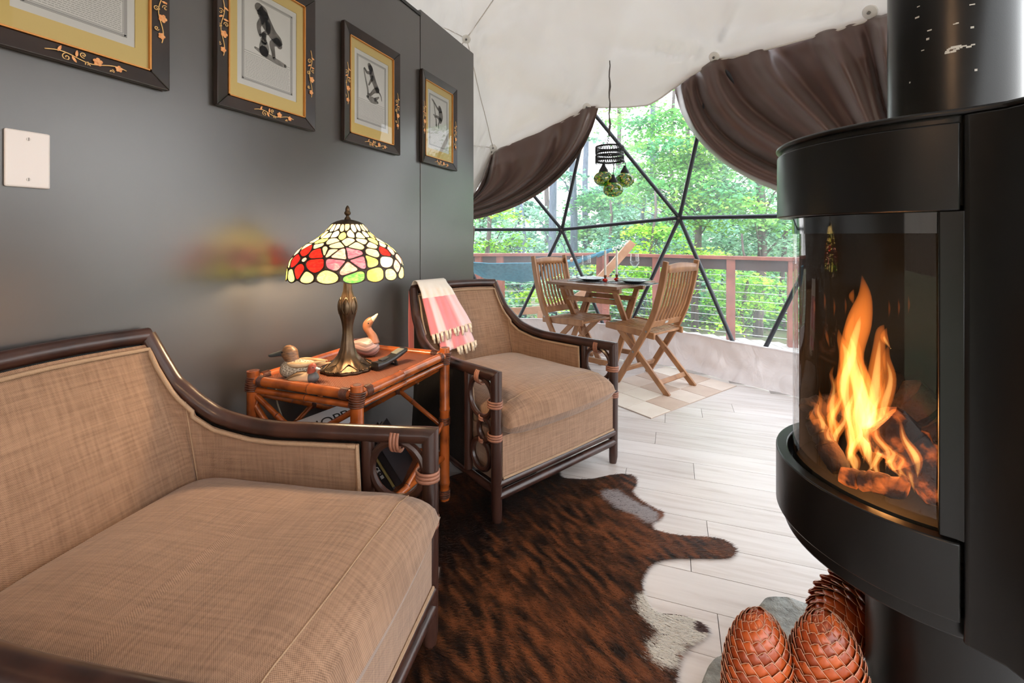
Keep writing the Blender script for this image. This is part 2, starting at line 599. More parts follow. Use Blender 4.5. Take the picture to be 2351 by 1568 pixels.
_tp = _nt.nodes.new('ShaderNodeBsdfTransparent'); _tp.inputs[0].default_value = (.97, .98, 1, 1)
_tl = _nt.nodes.new('ShaderNodeBsdfTranslucent'); _tl.inputs[0].default_value = (.9, .95, 1, 1)
_gl = _nt.nodes.new('ShaderNodeBsdfGlossy'); _gl.inputs['Roughness'].default_value = .08
_m1 = _nt.nodes.new('ShaderNodeMixShader'); _m2 = _nt.nodes.new('ShaderNodeMixShader')
_nt.links.new(ramp(_nt, noise_node(_nt, mapping(_nt), 1.3, 3), [(.35, (.03, .03, .03)), (.75, (.11, .11, .11))]), _m1.inputs[0])
_m2.inputs[0].default_value = .03
_nt.links.new(_tp.outputs[0], _m1.inputs[1]); _nt.links.new(_tl.outputs[0], _m1.inputs[2])
_nt.links.new(_m1.outputs[0], _m2.inputs[1]); _nt.links.new(_gl.outputs[0], _m2.inputs[2])
_nt.links.new(_m2.outputs[0], _o.inputs[0])
def pane(a, b, c):
    ps = [DOME_C + (p - DOME_C) * 1.012 for p in (a, b, c)]
    MB().add(ps, [(0, 1, 2)]).build('pane', VINYL, window, smooth=False)
for i in range(5):
    pane(row0[i], row1[i], row1[i + 1])
    pane(row0[i], feet[i], feet[i + 1])
    if i < 4:
        pane(row0[i], row0[i + 1], row1[i + 1])
        pane(row0[i], row0[i + 1], feet[i + 1])

# ---- vinyl skirt at the foot of the window
SKIRT, _nt, _b = nmat('pale vinyl skirt')
_b.inputs['Base Color'].default_value = (.74, .69, .69, 1)
_b.inputs['Roughness'].default_value = .38
bump(_nt, _b, noise_node(_nt, mapping(_nt, (1, 1, .6)), 7, 3, .5, 1.5), .5, .03)
sk = MB()
def skirt_fn(u, v):
    az = lerp(128, 18, u)
    base = 2.93 - .045 * math.cos(R_((az - 60.2) * 360 / 21.2)) * .5
    q = mnoise.noise(Vector((az * .30, v * 2.5, 0))) * .028 * math.sin(PI * min(1, v * 1.05)) + mnoise.noise(Vector((az * .9, v * 4, 3))) * .010
    r = base - .02 + q - .05 * (1 - v) ** 3
    return Vector((DOME_C.x + r * math.cos(R_(az)), DOME_C.y + r * math.sin(R_(az)), .005 + v * .285 + .006 * mnoise.noise(Vector((az * .2, 7, v)))))
sk.grid(260, 14, skirt_fn)
skirt = sk.build('wall_front', SKIRT, angle=180)
tag(skirt, 'crumpled pale vinyl skirt along the foot of the window', kind='structure')
MB().tube([skirt_fn(i / 120, 1) for i in range(121)], .008, 6).build('top_hem', SKIRT, skirt, angle=180)

# ---- curtains drawn aside under the liner edge
CURT, _nt, _b = nmat('brown satin curtain')
_b.inputs['Base Color'].default_value = (.105, .058, .048, 1)
_b.inputs['Roughness'].default_value = .36
_b.inputs['Sheen Weight'].default_value = .3
def curtain(name, label, top, ctl, tie, nf, amp, seedv):
    """top(u) -> pixel of the top edge, ctl(u) control pixel, tie(u) pixel at the tie-back"""
    def fn(u, v):
        a, b, c = top(u), ctl(u), tie(u)
        x = (1 - v) ** 2 * a[0] + 2 * v * (1 - v) * b[0] + v * v * c[0]
        y = (1 - v) ** 2 * a[1] + 2 * v * (1 - v) * b[1] + v * v * c[1]
        A = amp * (.25 + .75 * math.sin(PI * min(1, v * .8 + .12)))
        ph = u * nf * 2 * PI + 1.2 * math.sin(4 * v + u * 5) + seedv
        w = A * (math.sin(ph) + .4 * math.sin(2.3 * ph + 1 + 2 * v)) * (1 - .35 * v)
        w += .02 * mnoise.noise(Vector((u * 9, v * 3, seedv)))
        return onsphere(x, y - 5 * max(0, 1 - v * 8), DOME_R - .02 - .15 * min(1, v / .22) ** .7 + w * min(1, v / .1 + .15))
    o = MB().grid(120, 44, fn).build(name, CURT, angle=180, solid=.003)
    return tag(o, label, 'curtain')
Lp = [(1104, 420), (1128, 360), (1146, 345), (1250, 298), (1340, 250), (1376, 243)]
def poly_at(pts, u):
    s = u * (len(pts) - 1); i = min(int(s), len(pts) - 2); t = s - i
    return (lerp(pts[i][0], pts[i + 1][0], t), lerp(pts[i][1], pts[i + 1][1], t))
curtain('curtain', 'dark brown curtain swept towards the wall end, left of the hanging lamp',
        lambda u: poly_at(Lp, u),
        lambda u: poly_at([(1096, 450), (1110, 430), (1150, 420), (1230, 440), (1290, 450), (1322, 462)], u),
        lambda u: (1072, lerp(452, 507, u)), 4.5, .050, 0.4)
Rp = [(1547, 200), (1590, 168), (1645, 138), (1740, 110), (1850, 82), (1960, 52), (2040, 34), (2075, 30)]
curtain('curtain', 'wide brown curtain swept behind the black stove',
        lambda u: poly_at(Rp, u),
        lambda u: poly_at([(1587, 437), (1625, 400), (1690, 360), (1790, 320), (1900, 280), (2000, 240), (2060, 200), (2090, 180)], u),
        lambda u: (lerp(2040, 2120, u), lerp(500, 330, u)), 5.5, .075, 2.0)
_ct = onsphere(1082, 545, 2.90)
MB().grid(10, 12, lambda u, v: _ct + Vector((lerp(-.05, .035, u) * (1 - .5 * v), .012 * math.sin(u * 14 + v * 2), lerp(.11, -.11 + .03 * math.sin(u * 5), v)))).build('curtain_tail', CURT, angle=180, solid=.003).name = 'curtain_tail'
tag(bpy.data.objects['curtain_tail'], 'short dark curtain end hanging beside the wall edge', 'curtain')

# ================================================================== OUTSIDE
DK = -.14
DECK_M = mat('weathered deck board', (.50, .46, .42), .7, col2=(.38, .34, .31), nscale=8, stretch=(3, .5, 1))
RAIL_M = mat('red brown stained rail', (.29, .088, .058), .5, col2=(.20, .06, .042), nscale=6)
RAIL_D = mat('dark stained rail face', (.06, .035, .032), .6)
deck = empty('deck'); tag(deck, 'weathered timber deck outside the dome', kind='structure')
n = 0
for i in range(-14, 34):
    x = i * .145
    y0 = 3.0; y1 = interp(x, [-2.2, -.51, 1.246, 3.13, 5], [6.25, 6.5, 6.62, 5.25, 3.8])
    if y1 - y0 < .3: continue
    a, b = Vector((*cxy(x, y0), 0)), Vector((*cxy(x, y1), 0))
    # boards start outside the dome circle
    ts = [t / 40 for t in range(41)]
    st = next((t for t in ts if ((a.lerp(b, t)).xy - DOME_C.xy).length > 3.08), 1)
    a = a.lerp(b, st)
    if (b - a).length < .15: continue
    MB().bar(a + Vector((0, 0, DK - .014)), b + Vector((0, 0, DK - .014)), .138, .028).build('board', DECK_M, deck, smooth=False)

ZR = .857
rail = thing('deck_railing', 'red brown deck railing with wire cables outside the dome window', 'railing', (*cxy(1.246, 6.43), DK))
r0 = rail.location.copy()
rp = [Vector((*cxy(*q), 0)) - Vector((r0.x, r0.y, 0)) for q in ((-2.4, 6.05), (1.246, 6.43), (3.13, 5.08), (4.6, 4.02))]
zt = ZR - DK
for i in range(3):
    MB().bar(rp[i] + Vector((0, 0, zt - .02)), rp[i + 1] + Vector((0, 0, zt - .02)), .14, .04).build('cap_rail', RAIL_M, rail, smooth=False, bevel=.004)
    MB().bar(rp[i] + Vector((0, 0, zt - .10)), rp[i + 1] + Vector((0, 0, zt - .10)), .04, .13).build('top_rail', RAIL_D, rail, smooth=False)
def on_seg(i, px):
    """point of rail segment i seen at picture column px"""
    u = (px - 1175.5) / 1045
    a, b = rp[i] + r0, rp[i + 1] + r0
    best = min(range(401), key=lambda k: abs((a.lerp(b, k / 400)).dot(RT) / (a.lerp(b, k / 400)).dot(FW) - u))
    return rp[i].lerp(rp[i + 1], best / 400)
posts = [on_seg(0, 1149), on_seg(0, 1100), rp[1], on_seg(1, 1507), on_seg(1, 1677), on_seg(1, 1875)]
for p in posts:
    MB().box((p.x, p.y, (zt - .04) / 2), (.095, .095, zt - .04)).build('post', RAIL_M, rail, smooth=False, bevel=.004)
MB().box((rp[1].x + .09, rp[1].y - .06, (zt - .04) / 2), (.09, .09, zt - .04)).build('post', RAIL_M, rail, smooth=False, bevel=.004)
CABLE = mat('steel cable', (.62, .62, .62), .35, metal=.6)
for i in range(3):
    for k in range(8):
        z = .08 + k * .098
        MB().tube([rp[i] + Vector((0, 0, z)), rp[i + 1] + Vector((0, 0, z))], .0035, 5).build('cable', CABLE, rail)

# ---- hammock and its stand
HAM = mat('teal hammock cloth', (.03, .15, .22), .8, col2=(.05, .22, .30), nscale=30)
PINE = mat('orange pine beam', (.52, .27, .15), .5, col2=(.42, .20, .10), nscale=10)
def hp(px, py, D): return at(px, py, D)
st_o = at(1290, 705, 5.2)
stand = thing('hammock_stand', 'curved pine hammock stand rising behind the dining table', 'hammock stand', (st_o.x, st_o.y, DK))
bp = [hp(1452, 556, 4.95), hp(1405, 610, 5.0), hp(1350, 665, 5.05), hp(1290, 700, 5.15), hp(1225, 712, 5.25), hp(1150, 712, 5.35), hp(1080, 690, 5.5), hp(1010, 630, 5.6)]
bm_ = MB(); pth = [p - stand.location for p in smooth_path(bp, 5)]
vs = []; fs = []
for i, (p, a, b) in enumerate(frames(pth)):
    side = Vector((FW.x, FW.y, 0)) * .03
    t = (pth[min(i + 1, len(pth) - 1)] - pth[max(i - 1, 0)]).normalized()
    up = (Vector((0, 0, 1)) - t * t.z).normalized() * .040
    vs += [p - side - up, p + side - up, p + side + up, p - side + up]
for i in range(len(pth) - 1):
    for k in range(4):
        fs.append((i * 4 + k, i * 4 + (k + 1) % 4, i * 4 + 4 + (k + 1) % 4, i * 4 + 4 + k))
fs += [(3, 2, 1, 0), tuple(len(vs) - 4 + k for k in range(4))]
bm_.add(vs, fs).build('arc_beam', PINE, stand, bevel=.004)
for px, D in ((1240, 5.23), (1330, 5.1)):
    c = at(px, 712, D) - stand.location
    MB().bar(Vector((c.x, c.y, .06)) - FW * .45, Vector((c.x, c.y, .06)) + FW * .45, .07, .12).build('foot', PINE, stand, bevel=.004)
    MB().bar(Vector((c.x, c.y, .06)), Vector((c.x, c.y, max(.2, c.z))), .06, .08, up=FW).build('upright', PINE, stand, bevel=.004)
e0 = hp(1405, 573, 4.96)
ham = thing('hammock', 'teal rope hammock hanging from the pine stand', 'hammock', (st_o.x, st_o.y, .3))
hl = ham.location.copy()
# spread bed
def bed_fn(u, v):
    px = lerp(1312, 1060, u)
    yt = interp(u, [0, .3, .75, 1], [598, 602, 604, 600]); yb = interp(u, [0, .15, .45, .8, 1], [622, 640, 647, 640, 622])
    D = lerp(4.55, 5.35, v)
    P = at(px, lerp(yt, yb, min(1, v * 2) if v < .5 else 1) if v < .5 else yb, lerp(5.35, 4.95, min(1, 2 * v)) if v < .5 else lerp(4.95, 4.6, 2 * v - 1))
    return P - hl
def bed(u, v):
    px = lerp(1312, 1060, u)
    a = at(px, interp(u, [0, .3, .75, 1], [596, 603, 604, 600]), 5.5); b = at(px, interp(u, [0, .3, .75, 1], [601, 604, 605, 601]), 4.75)
    mid = a.lerp(b, v)
    mid.z -= interp(u, [0, .15, .45, .8, 1], [.06, .17, .22, .17, .06]) * math.sin(PI * v) ** .7
    return mid - hl
MB().grid(40, 14, bed).build('bed', HAM, ham, angle=180, solid=.004)
MB().tube([bed(0, 0) + Vector((0, 0, .01)), bed(0, .5) + Vector((0, 0, .06)), bed(0, 1) + Vector((0, 0, .01))], .016, 8).build('spreader_bar', PINE, ham)
for k in range(15):
    MB().tube([e0 - hl, bed(0, k / 14)], .0045, 5).build('cord', HAM, ham)
MB().tube([e0 - hl, hp(1370, 586, 4.97) - hl], [.018, .028], 8).build('gathered_end', HAM, ham)
CHAIN = mat('pale chain', (.7, .7, .68), .4, metal=.5)
ch = MB(); c0, c1 = hp(1405, 573, 4.96) - hl, hp(1446, 557, 4.95) - hl
for k in range(9):
    p = c0.lerp(c1, (k + .5) / 9)
    ch.ring(p, .016, .004, ax=(0, 1, 0) if k % 2 else (0, .3, 1), n=10, m=5)
ch.build('chain', CHAIN, ham)

# ---- ground and forest
GR = mat('forest floor', (.13, .17, .07), .9, col2=(.20, .15, .09), nscale=3)
g = MB()
def gfn(u, v):
    D = lerp(6.6, 70, u ** 1.6); x = lerp(-1, 1, v) * (8 + D * .9)
    p = cxy(x, D)
    return (p[0], p[1], -1.0 - .055 * (D - 6.6) + .5 * mnoise.noise(Vector((x * .15, D * .15, 0))))
g.grid(50, 50, gfn)
n_g = 48
for k in range(n_g):
    pass
g.add([(DOME_C.x + r_ * math.cos(2 * PI * k / n_g), DOME_C.y + r_ * math.sin(2 * PI * k / n_g), z_) for r_, z_ in ((3.0, -.7), (90, -3.6)) for k in range(n_g)], [(k, (k + 1) % n_g, n_g + (k + 1) % n_g, n_g + k) for k in range(n_g)])
tag(g.build('ground', GR, angle=180), 'leaf strewn forest ground below the deck', kind='structure')
LEAF, _nt, _b = nmat('green leaf')
_nt.nodes.remove(_b)
_o = _nt.nodes['Material Output']
_at = _nt.nodes.new('ShaderNodeAttribute'); _at.attribute_name = 'Col'
_df = _nt.nodes.new('ShaderNodeBsdfDiffuse'); _tr = _nt.nodes.new('ShaderNodeBsdfTranslucent'); _mx = _nt.nodes.new('ShaderNodeMixShader')
_nt.links.new(_at.outputs['Color'], _df.inputs[0]); _nt.links.new(_at.outputs['Color'], _tr.inputs[0])
_mx.inputs[0].default_value = .42
_nt.links.new(_df.outputs[0], _mx.inputs[1]); _nt.links.new(_tr.outputs[0], _mx.inputs[2])
_nt.links.new(_mx.outputs[0], _o.inputs[0])
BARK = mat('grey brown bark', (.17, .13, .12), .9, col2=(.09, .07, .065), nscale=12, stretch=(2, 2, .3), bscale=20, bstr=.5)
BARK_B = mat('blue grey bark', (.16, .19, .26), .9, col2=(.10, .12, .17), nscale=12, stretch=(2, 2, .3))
def leaf_mass(name, parent, clusters, nper, size, cols, flat=.28):
    """clusters: (centre, radius); leaves are kites lying roughly level in sprays"""
    P = []; Cc = []
    for c, r in clusters:
        n = int(nper * 2.3 * (r / .6) ** 2)
        q = rng.normal(size=(n, 3)) * np.array([r, r, r * flat]) * .55
        q[:, 2] -= .25 * (q[:, 0] ** 2 + q[:, 1] ** 2) / max(r, .1)
        P.append(q + np.array(c))
        base = np.array(cols[rng.integers(len(cols))]) * rng.uniform(.72, 1.05)
        Cc.append(np.clip(base * (1 + rng.normal(size=(n, 1)) * .32) + rng.normal(size=(n, 3)) * .015, .01, .95))
    P = np.concatenate(P); Cc = np.concatenate(Cc)
    n = len(P)
    s = size * .62 * rng.uniform(.6, 1.3, (n, 1))
    th = rng.uniform(0, 2 * PI, n); tl = rng.normal(0, .45, n); rl = rng.normal(0, .5, n)
    d = np.c_[np.cos(th), np.sin(th), tl]; d /= np.linalg.norm(d, axis=1, keepdims=True)
    sd = np.c_[-np.sin(th), np.cos(th), rl]; sd /= np.linalg.norm(sd, axis=1, keepdims=True)
    V = np.stack([P - d * s * .5, P + sd * s * .42 - d * s * .05, P + d * s * .62, P - sd * s * .42 - d * s * .05], 1).reshape(-1, 3)
    Fc = np.arange(n * 4).reshape(n, 4)
    o = pcol_mesh(name, V, Fc, np.repeat(Cc, 4, 0), LEAF, parent)
    o['kind'] = 'stuff'
    return o
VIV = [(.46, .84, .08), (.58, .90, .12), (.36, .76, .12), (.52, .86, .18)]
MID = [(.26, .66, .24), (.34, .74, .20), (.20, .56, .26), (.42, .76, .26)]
MINT_HAZE = [(.46, .74, .54), (.40, .70, .50), (.55, .80, .60), (.34, .64, .48)]  # pale mint leaves, with distance haze put into the colour
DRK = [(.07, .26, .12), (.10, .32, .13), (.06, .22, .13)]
def tree(label, px, D, H, r, crowns, nper, leaf, cols, bark=BARK, lean=0.0, group='trees beyond the deck railing', zb=None, flat=.28):
    """crowns: list of (px, py, D, spread in px, count): foliage sprays round a point of the crown"""
    x, y = cxy((px - 1175.5) / 1045 * D, D)
    z0 = (-1.0 - .055 * max(0, D - 6.6)) if zb is None else zb
    t = thing('tree', label, 'tree', (x, y, z0), 0, group)
    tr = [Vector((lean * k / 8 * RT.x + .05 * math.sin(k * 1.3 + px), lean * k / 8 * RT.y, H * k / 8)) for k in range(9)]
    MB().tube(tr, [r * (1.15 - .075 * k) for k in range(9)], 10).build('trunk', bark, t, angle=180)
    cl = []
    br = MB()
    for (cx_, cy_, cD, sp, cnt) in crowns:
        cc = at(cx_, cy_, cD)
        m = sp / 1045 * cD
        for _ in range(cnt):
            q = cc + RT * rng.normal(0, m * .55) + FW * rng.normal(0, m * .5) + Vector((0, 0, rng.normal(0, m * .5)))
            cl.append((tuple(q - t.location), rng.uniform(.35, .85) * max(.5, min(1.5, m))))
            if rng.random() < .35:
                hq = min(H * .95, max(.5, q.z - z0 - rng.uniform(.3, 1.2)))
                k = hq / H * 8; a = tr[int(k)].lerp(tr[min(8, int(k) + 1)], k - int(k))
                e = q - t.location
                br.tube([a, a.lerp(e, .5) + Vector((0, 0, .15)), e], [r * .28, r * .18, r * .06], 5)
    if br.v: br.build('branches', bark, t, angle=180)
    leaf_mass('foliage', t, cl, nper, leaf, cols, flat)
    return t
tree('tall blue grey trunk nearest the left curtain edge', 1273, 11.5, 11, .10, [(1230, 520, 12, 60, 6), (1330, 300, 12, 50, 4)], 150, .17, MINT_HAZE, BARK_B, -.2)
tree('straight blue grey trunk just left of the hanging lamp', 1313, 12.5, 12, .10, [(1290, 400, 13, 60, 5), (1350, 500, 13, 60, 5)], 150, .17, MINT_HAZE, BARK_B, .1)
tree('maple with broad green sprays behind the hanging lamp', 1600, 9.5, 8, .07, [(1500, 300, 9.5, 90, 12), (1560, 400, 9, 90, 14), (1640, 330, 9.5, 80, 9), (1480, 430, 9.5, 70, 7), (1620, 470, 9, 80, 8)], 210, .13, MID + VIV[2:], BARK)
tree('young maple with vivid yellow green leaves above the wine glasses', 1500, 8.2, 3.0, .035, [(1480, 545, 8.2, 60, 9), (1440, 620, 8, 55, 8), (1545, 560, 8.3, 60, 8), (1500, 650, 8, 60, 7)], 200, .11, VIV, BARK, group='trees beyond the deck railing')
tree('dark trunk with light leaves beside the railing at far right', 1745, 9.0, 7, .085, [(1700, 430, 9.2, 90, 9), (1780, 500, 9.2, 70, 9), (1700, 560, 9.2, 80, 8)], 200, .13, [MID[1], MID[3], MINT_HAZE[0], VIV[3]], BARK)
tree('yellow green sapling low behind the railing cables at right', 1710, 7.8, 2.2, .03, [(1720, 650, 7.8, 70, 10), (1640, 620, 7.9, 60, 7), (1780, 680, 7.8, 50, 6), (1650, 720, 7.8, 60, 5)], 200, .10, VIV + [MID[1]], BARK)
tree('leafy branchy tree at the wall edge, left of the hammock', 1120, 8.5, 4.5, .05, [(1120, 560, 8.6, 55, 10), (1170, 570, 8.8, 50, 8), (1190, 470, 9.5, 60, 5)], 190, .12, [VIV[2], MID[1], MINT_HAZE[2], VIV[0]], BARK)
tree('thin trunk rising above the far dining chair', 1545, 13, 9, .06, [(1400, 480, 13, 80, 9), (1460, 520, 13, 80, 8), (1580, 520, 13, 80, 7)], 170, .17, MINT_HAZE + MID[:2], BARK)
tree('pale trunk between the wine glasses and the strut hub', 1479, 10.5, 3.2, .07, [(1430, 580, 10.5, 60, 7), (1520, 600, 10.5, 60, 7)], 170, .14, MINT_HAZE, BARK_B)
tree('slim tree at right with leaves against the stove edge', 1800, 10, 6, .05, [(1800, 420, 10, 60, 8), (1830, 560, 10, 70, 8), (1800, 700, 10, 70, 7)], 180, .14, [MINT_HAZE[2], MID[3], MINT_HAZE[0]], BARK)
tree('mint green tree low in the gap under the hammock', 1200, 10, 3.0, .05, [(1190, 680, 10, 70, 9), (1270, 670, 10, 70, 8), (1130, 650, 10, 50, 6)], 190, .14, MINT_HAZE + [VIV[1]], BARK_B)
tree('mint green tree low behind the table legs', 1400, 11, 3.2, .05, [(1400, 690, 11, 80, 9), (1490, 700, 11, 80, 9), (1330, 640, 11, 60, 7)], 190, .15, MINT_HAZE + [VIV[3], MID[1]], BARK)
tree('shaded tree low behind the railing at right', 1600, 11, 3.4, .06, [(1600, 720, 11, 90, 10), (1720, 740, 11, 90, 10), (1810, 770, 11, 60, 6)], 190, .15, MINT_HAZE[:2] + MID + [DRK[1]], BARK)
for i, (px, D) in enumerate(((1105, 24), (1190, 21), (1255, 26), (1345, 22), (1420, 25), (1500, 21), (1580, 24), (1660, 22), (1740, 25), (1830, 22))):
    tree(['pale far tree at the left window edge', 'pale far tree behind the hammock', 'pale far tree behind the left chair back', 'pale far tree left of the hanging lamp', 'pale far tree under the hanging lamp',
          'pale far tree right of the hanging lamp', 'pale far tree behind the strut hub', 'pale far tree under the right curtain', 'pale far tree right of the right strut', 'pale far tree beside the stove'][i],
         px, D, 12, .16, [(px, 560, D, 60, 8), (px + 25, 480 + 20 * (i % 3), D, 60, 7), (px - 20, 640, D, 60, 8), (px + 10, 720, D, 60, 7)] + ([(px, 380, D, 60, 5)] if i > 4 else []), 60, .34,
         MINT_HAZE + [(.46, .70, .50), MID[3]], BARK_B if i % 2 else BARK, group='far trees in the forest')
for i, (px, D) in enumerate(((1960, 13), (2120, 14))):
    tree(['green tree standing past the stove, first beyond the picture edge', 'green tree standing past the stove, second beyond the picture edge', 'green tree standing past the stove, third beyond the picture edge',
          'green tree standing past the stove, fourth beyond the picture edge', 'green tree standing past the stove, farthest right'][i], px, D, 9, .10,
         [(px, 560, D, 110, 9), (px + 60, 420, D, 110, 9), (px - 60, 300, D, 110, 8), (px, 700, D, 120, 8), (px + 40, 180, D, 110, 7)], 90, .22, MINT_HAZE + MID, BARK, group='trees to the right of the dome')

# ================================================================== ARMCHAIRS
# local axes: +y towards the sitter's knees, origin on the floor between the two front posts
CW, CWB, CDB, CHB = .727, .546, .827, .813
rail_y = [0, -.10, -.25, -.46, -.53, -.63, -.69, -.755, -.79, -CDB]
rail_z = [.562, .556, .550, .545, .550, .575, .618, .678, .738, CHB]
rail_x = [.3637, .363, .360, .348, .342, .326, .310, .295, .285, CWB / 2]
def rail_pt(y, sgn=1):
    return Vector((sgn * interp(-y, [-a for a in rail_y], rail_x), y, interp(-y, [-a for a in rail_y], rail_z)))
def make_chair(label, loc, rz):
    t = thing('armchair', label, 'armchair', loc, rz, 'rattan armchairs along the dark wall')
    hw = CW / 2
    # frame
    for s in (-1, 1):
        fp = MB().tube([(s * (hw - .006), 0, 0), (s * (hw - .002), 0, .03), (s * hw, 0, .30), (s * hw, 0, .562)], [.017, .021, .0215, .0222], 16)
        fp.v[-16:] = [(v[0], v[1], .562 + v[1]) for v in fp.v[-16:]]      # mitred top
        fp.build('front_post', RATTAN, t)
        pth = [rail_pt(0, s)] + [rail_pt(-a, s) for a in (.05, .15, .25, .35, .44, .50, .55, .60, .64, .675, .70, .73, .755, .78, .80)] + [rail_pt(-CDB, s)]
        ar = MB().tube(smooth_path(pth, 3), .0225, 14)
        ar.v[:14] = [(v[0], v[2] - .562, v[2]) for v in ar.v[:14]]
        ar.build('arm_rail', RATTAN, t, angle=60)
        MB().tube([(s * hw, -.185, .14), (s * hw, -.185, .545)], .018, 12).build('panel_post', RATTAN, t)
        MB().tube([(s * (hw - .07), -.66, 0), (s * (hw - .075), -.68, .16)], .019, 12).build('rear_leg', RATTAN, t)
        MB().tube([(s * hw, 0, .12), (s * (hw - .01), -.3, .12), (s * (hw - .07), -.67, .12)], .016, 10).build('side_rail', RATTAN, t)
        for zc, Rr in ((.459, .078), (.336, .042), (.232, .058)):
            yc = -.095 if Rr > .05 else -.068
            MB().ring((s * hw, yc, zc), Rr, .0115, ax=(1, 0, 0), n=32).build('ring', RATTAN, t)
        def lash(c, d, across, hh=.030, rr=.0265):
            # four flat strands wrapped round the rail
            m = MB()
            d = Vector(d)
            for q in (-1, 0, 1):
                cc = Vector(c) + d * (q * .0095)
                a = Vector(across); b = Vector((1, 0, 0))
                pts = []
                for k in range(16):
                    an = 2 * PI * k / 16
                    pts.append(cc + a * (math.cos(an) * hh) + b * (math.sin(an) * rr))
                out_ = [(p - cc).normalized() for p in pts]
                vs = []
                for p, e_ in zip(pts, out_): vs += [p - d * .0043 - e_ * .002, p + d * .0043 - e_ * .002, p + d * .0040 + e_ * .0022, p - d * .0040 + e_ * .0022]
                m.add(vs, [(k * 4 + j, k * 4 + (j + 1) % 4, ((k + 1) % 16) * 4 + (j + 1) % 4, ((k + 1) % 16) * 4 + j) for k in range(16) for j in range(4)])
            m.build('lashing', LASH, t, angle=180)
        lash((s * hw, -.095, .552 - .009), (0, 1, 0), (0, 0, 1), .032)
        lash((s * hw, -.008, .455), (0, 0, 1), (0, 1, 0), .031)
        lash((s * hw, -.008, .330), (0, 0, 1), (0, 1, 0), .029)
        m = MB()
        for zc in (.379, .292):
            for q in (-1, 0, 1):
                m.ring((s * hw, -.085, zc + q * .005), .016, .0035, ax=(0, .2, 1), n=12, m=6)
        m.build('lashing', LASH, t, angle=180)
    tp = [rail_pt(-CDB, -1) + Vector((-.004, 0, 0)), Vector((-.14, -CDB - .022, CHB + .006)), Vector((0, -CDB - .03, CHB + .008)), Vector((.14, -CDB - .022, CHB + .006)), rail_pt(-CDB, 1) + Vector((.004, 0, 0))]
    MB().tube(smooth_path(tp, 5), .0225, 14).build('top_rail', RATTAN, t, angle=60)
    for z in (.150, .103):
        MB().tube([(-hw, .004, z), (hw, .004, z)], .0175, 12).build('front_rail', RATTAN, t)
    # seat base
    b = MB()
    fx = hw - .022
    b.grid(30, 6, lambda u, v: (lerp(-fx, fx, u), .012 + .006 * math.sin(PI * u), lerp(.166, .33, v)), lambda u, v: (u * .68, v * .17))
    for s in (-1, 1):
        b.grid(12, 6, lambda u, v: (s * fx, lerp(.012, -.30, u), lerp(.14, .33, v)), lambda u, v: (u * .32, v * .19))
    b.grid(4, 4, lambda u, v: (lerp(-fx, fx, u), lerp(.012, -.60, v), .33), lambda u, v: (u * .68, v * .6))
    b.build('seat_base', FABRIC, t, angle=60)
    MB().tube([(-fx, .016, .170), (0, .022, .170), (fx, .016, .170)], .005, 6).build('piping', PIPING, t)
    # cushion: a soft slab with rounded sides, crowned top and a few creases near the front
    cx, y0, y1, z0, z1 = hw - .026, -.70, .040, .305, .424
    cu = MB()
    crz = random.Random(4)
    def cush(u, v):
        a = 2 * PI * v                       # round the section (y is across, section in x-z handled by superellipse)
        return None
    nu, nv = 64, 56
    def top(u, v, side):
        x = lerp(-1, 1, u); y = lerp(-1, 1, v)
        ex = max(0, 1 - abs(x) ** 7) ** (1 / 2.4); ey = max(0, 1 - abs(y) ** 8) ** (1 / 2.4)
        e = ex * ey
        X = x * cx * (1 - .012 * (1 - e)); Y = lerp(y0, y1, v)
        Y += .022 * (1 - x * x) * (v if v > .5 else 0)
        if abs(Y) < .2 and side > 0:
            pass
        crown = .052 * (1 - x * x) * (1 - .8 * y * y)
        zc = (z0 + z1) / 2
        half = (z1 - z0) / 2
        w = 0
        if side > 0:
            # creases fanning from the front corners, a gentle seat hollow
            for sgn in (-1, 1):
                dx, dy = X - sgn * cx, Y - y1
                rr = math.hypot(dx, dy)
                an = math.atan2(-dy, -sgn * dx)
                w += .0025 * math.exp(-((rr - .14) / .08) ** 2) * math.sin(an * 15 + 1)
            w += .006 * mnoise.noise(Vector((X * 6, Y * 6, 1)))
            crown += .026 * math.exp(-((Y - .0) / .16) ** 2) - .012 * math.exp(-((X) ** 2 + (Y + .33) ** 2) / .03)
        else:
            crown = 0
        return Vector((X, Y, zc + side * half * e + crown * e + w * e))
    cu.grid(nu, nv, lambda u, v: top(u, v, 1), lambda u, v: (u * .7, v * .74))
    cu.grid(nu, nv, lambda u, v: top(1 - u, v, -1), lambda u, v: (u * .7, v * .74))
    cu.build('seat_cushion', FABRIC, t, angle=180, weld=False)
    sm = MB()
    sm.tube([top(i / 40, .9, 1) + Vector((0, 0, .0008)) for i in range(3, 38)], .0016, 5)
    sm.build('seam', PIPING, t)
    # upholstered wings and back: ruled between the seat line and the rail, with an outer skin
    def plan(sv):
        """sv 0..1 from the right panel post round the back to the left one -> (rail point, foot point)"""
        if sv <= .36:
            y = lerp(-.20, -CDB, sv / .36); p = rail_pt(y, 1)
        elif sv >= .64:
            y = lerp(-CDB, -.20, (sv - .64) / .36); p = rail_pt(y, -1)
        else:
            q = (sv - .36) / .28
            p = Vector((lerp(CWB / 2, -CWB / 2, q), -CDB - .030 * math.sin(PI * q), CHB + .008 * math.sin(PI * q)))
        return p
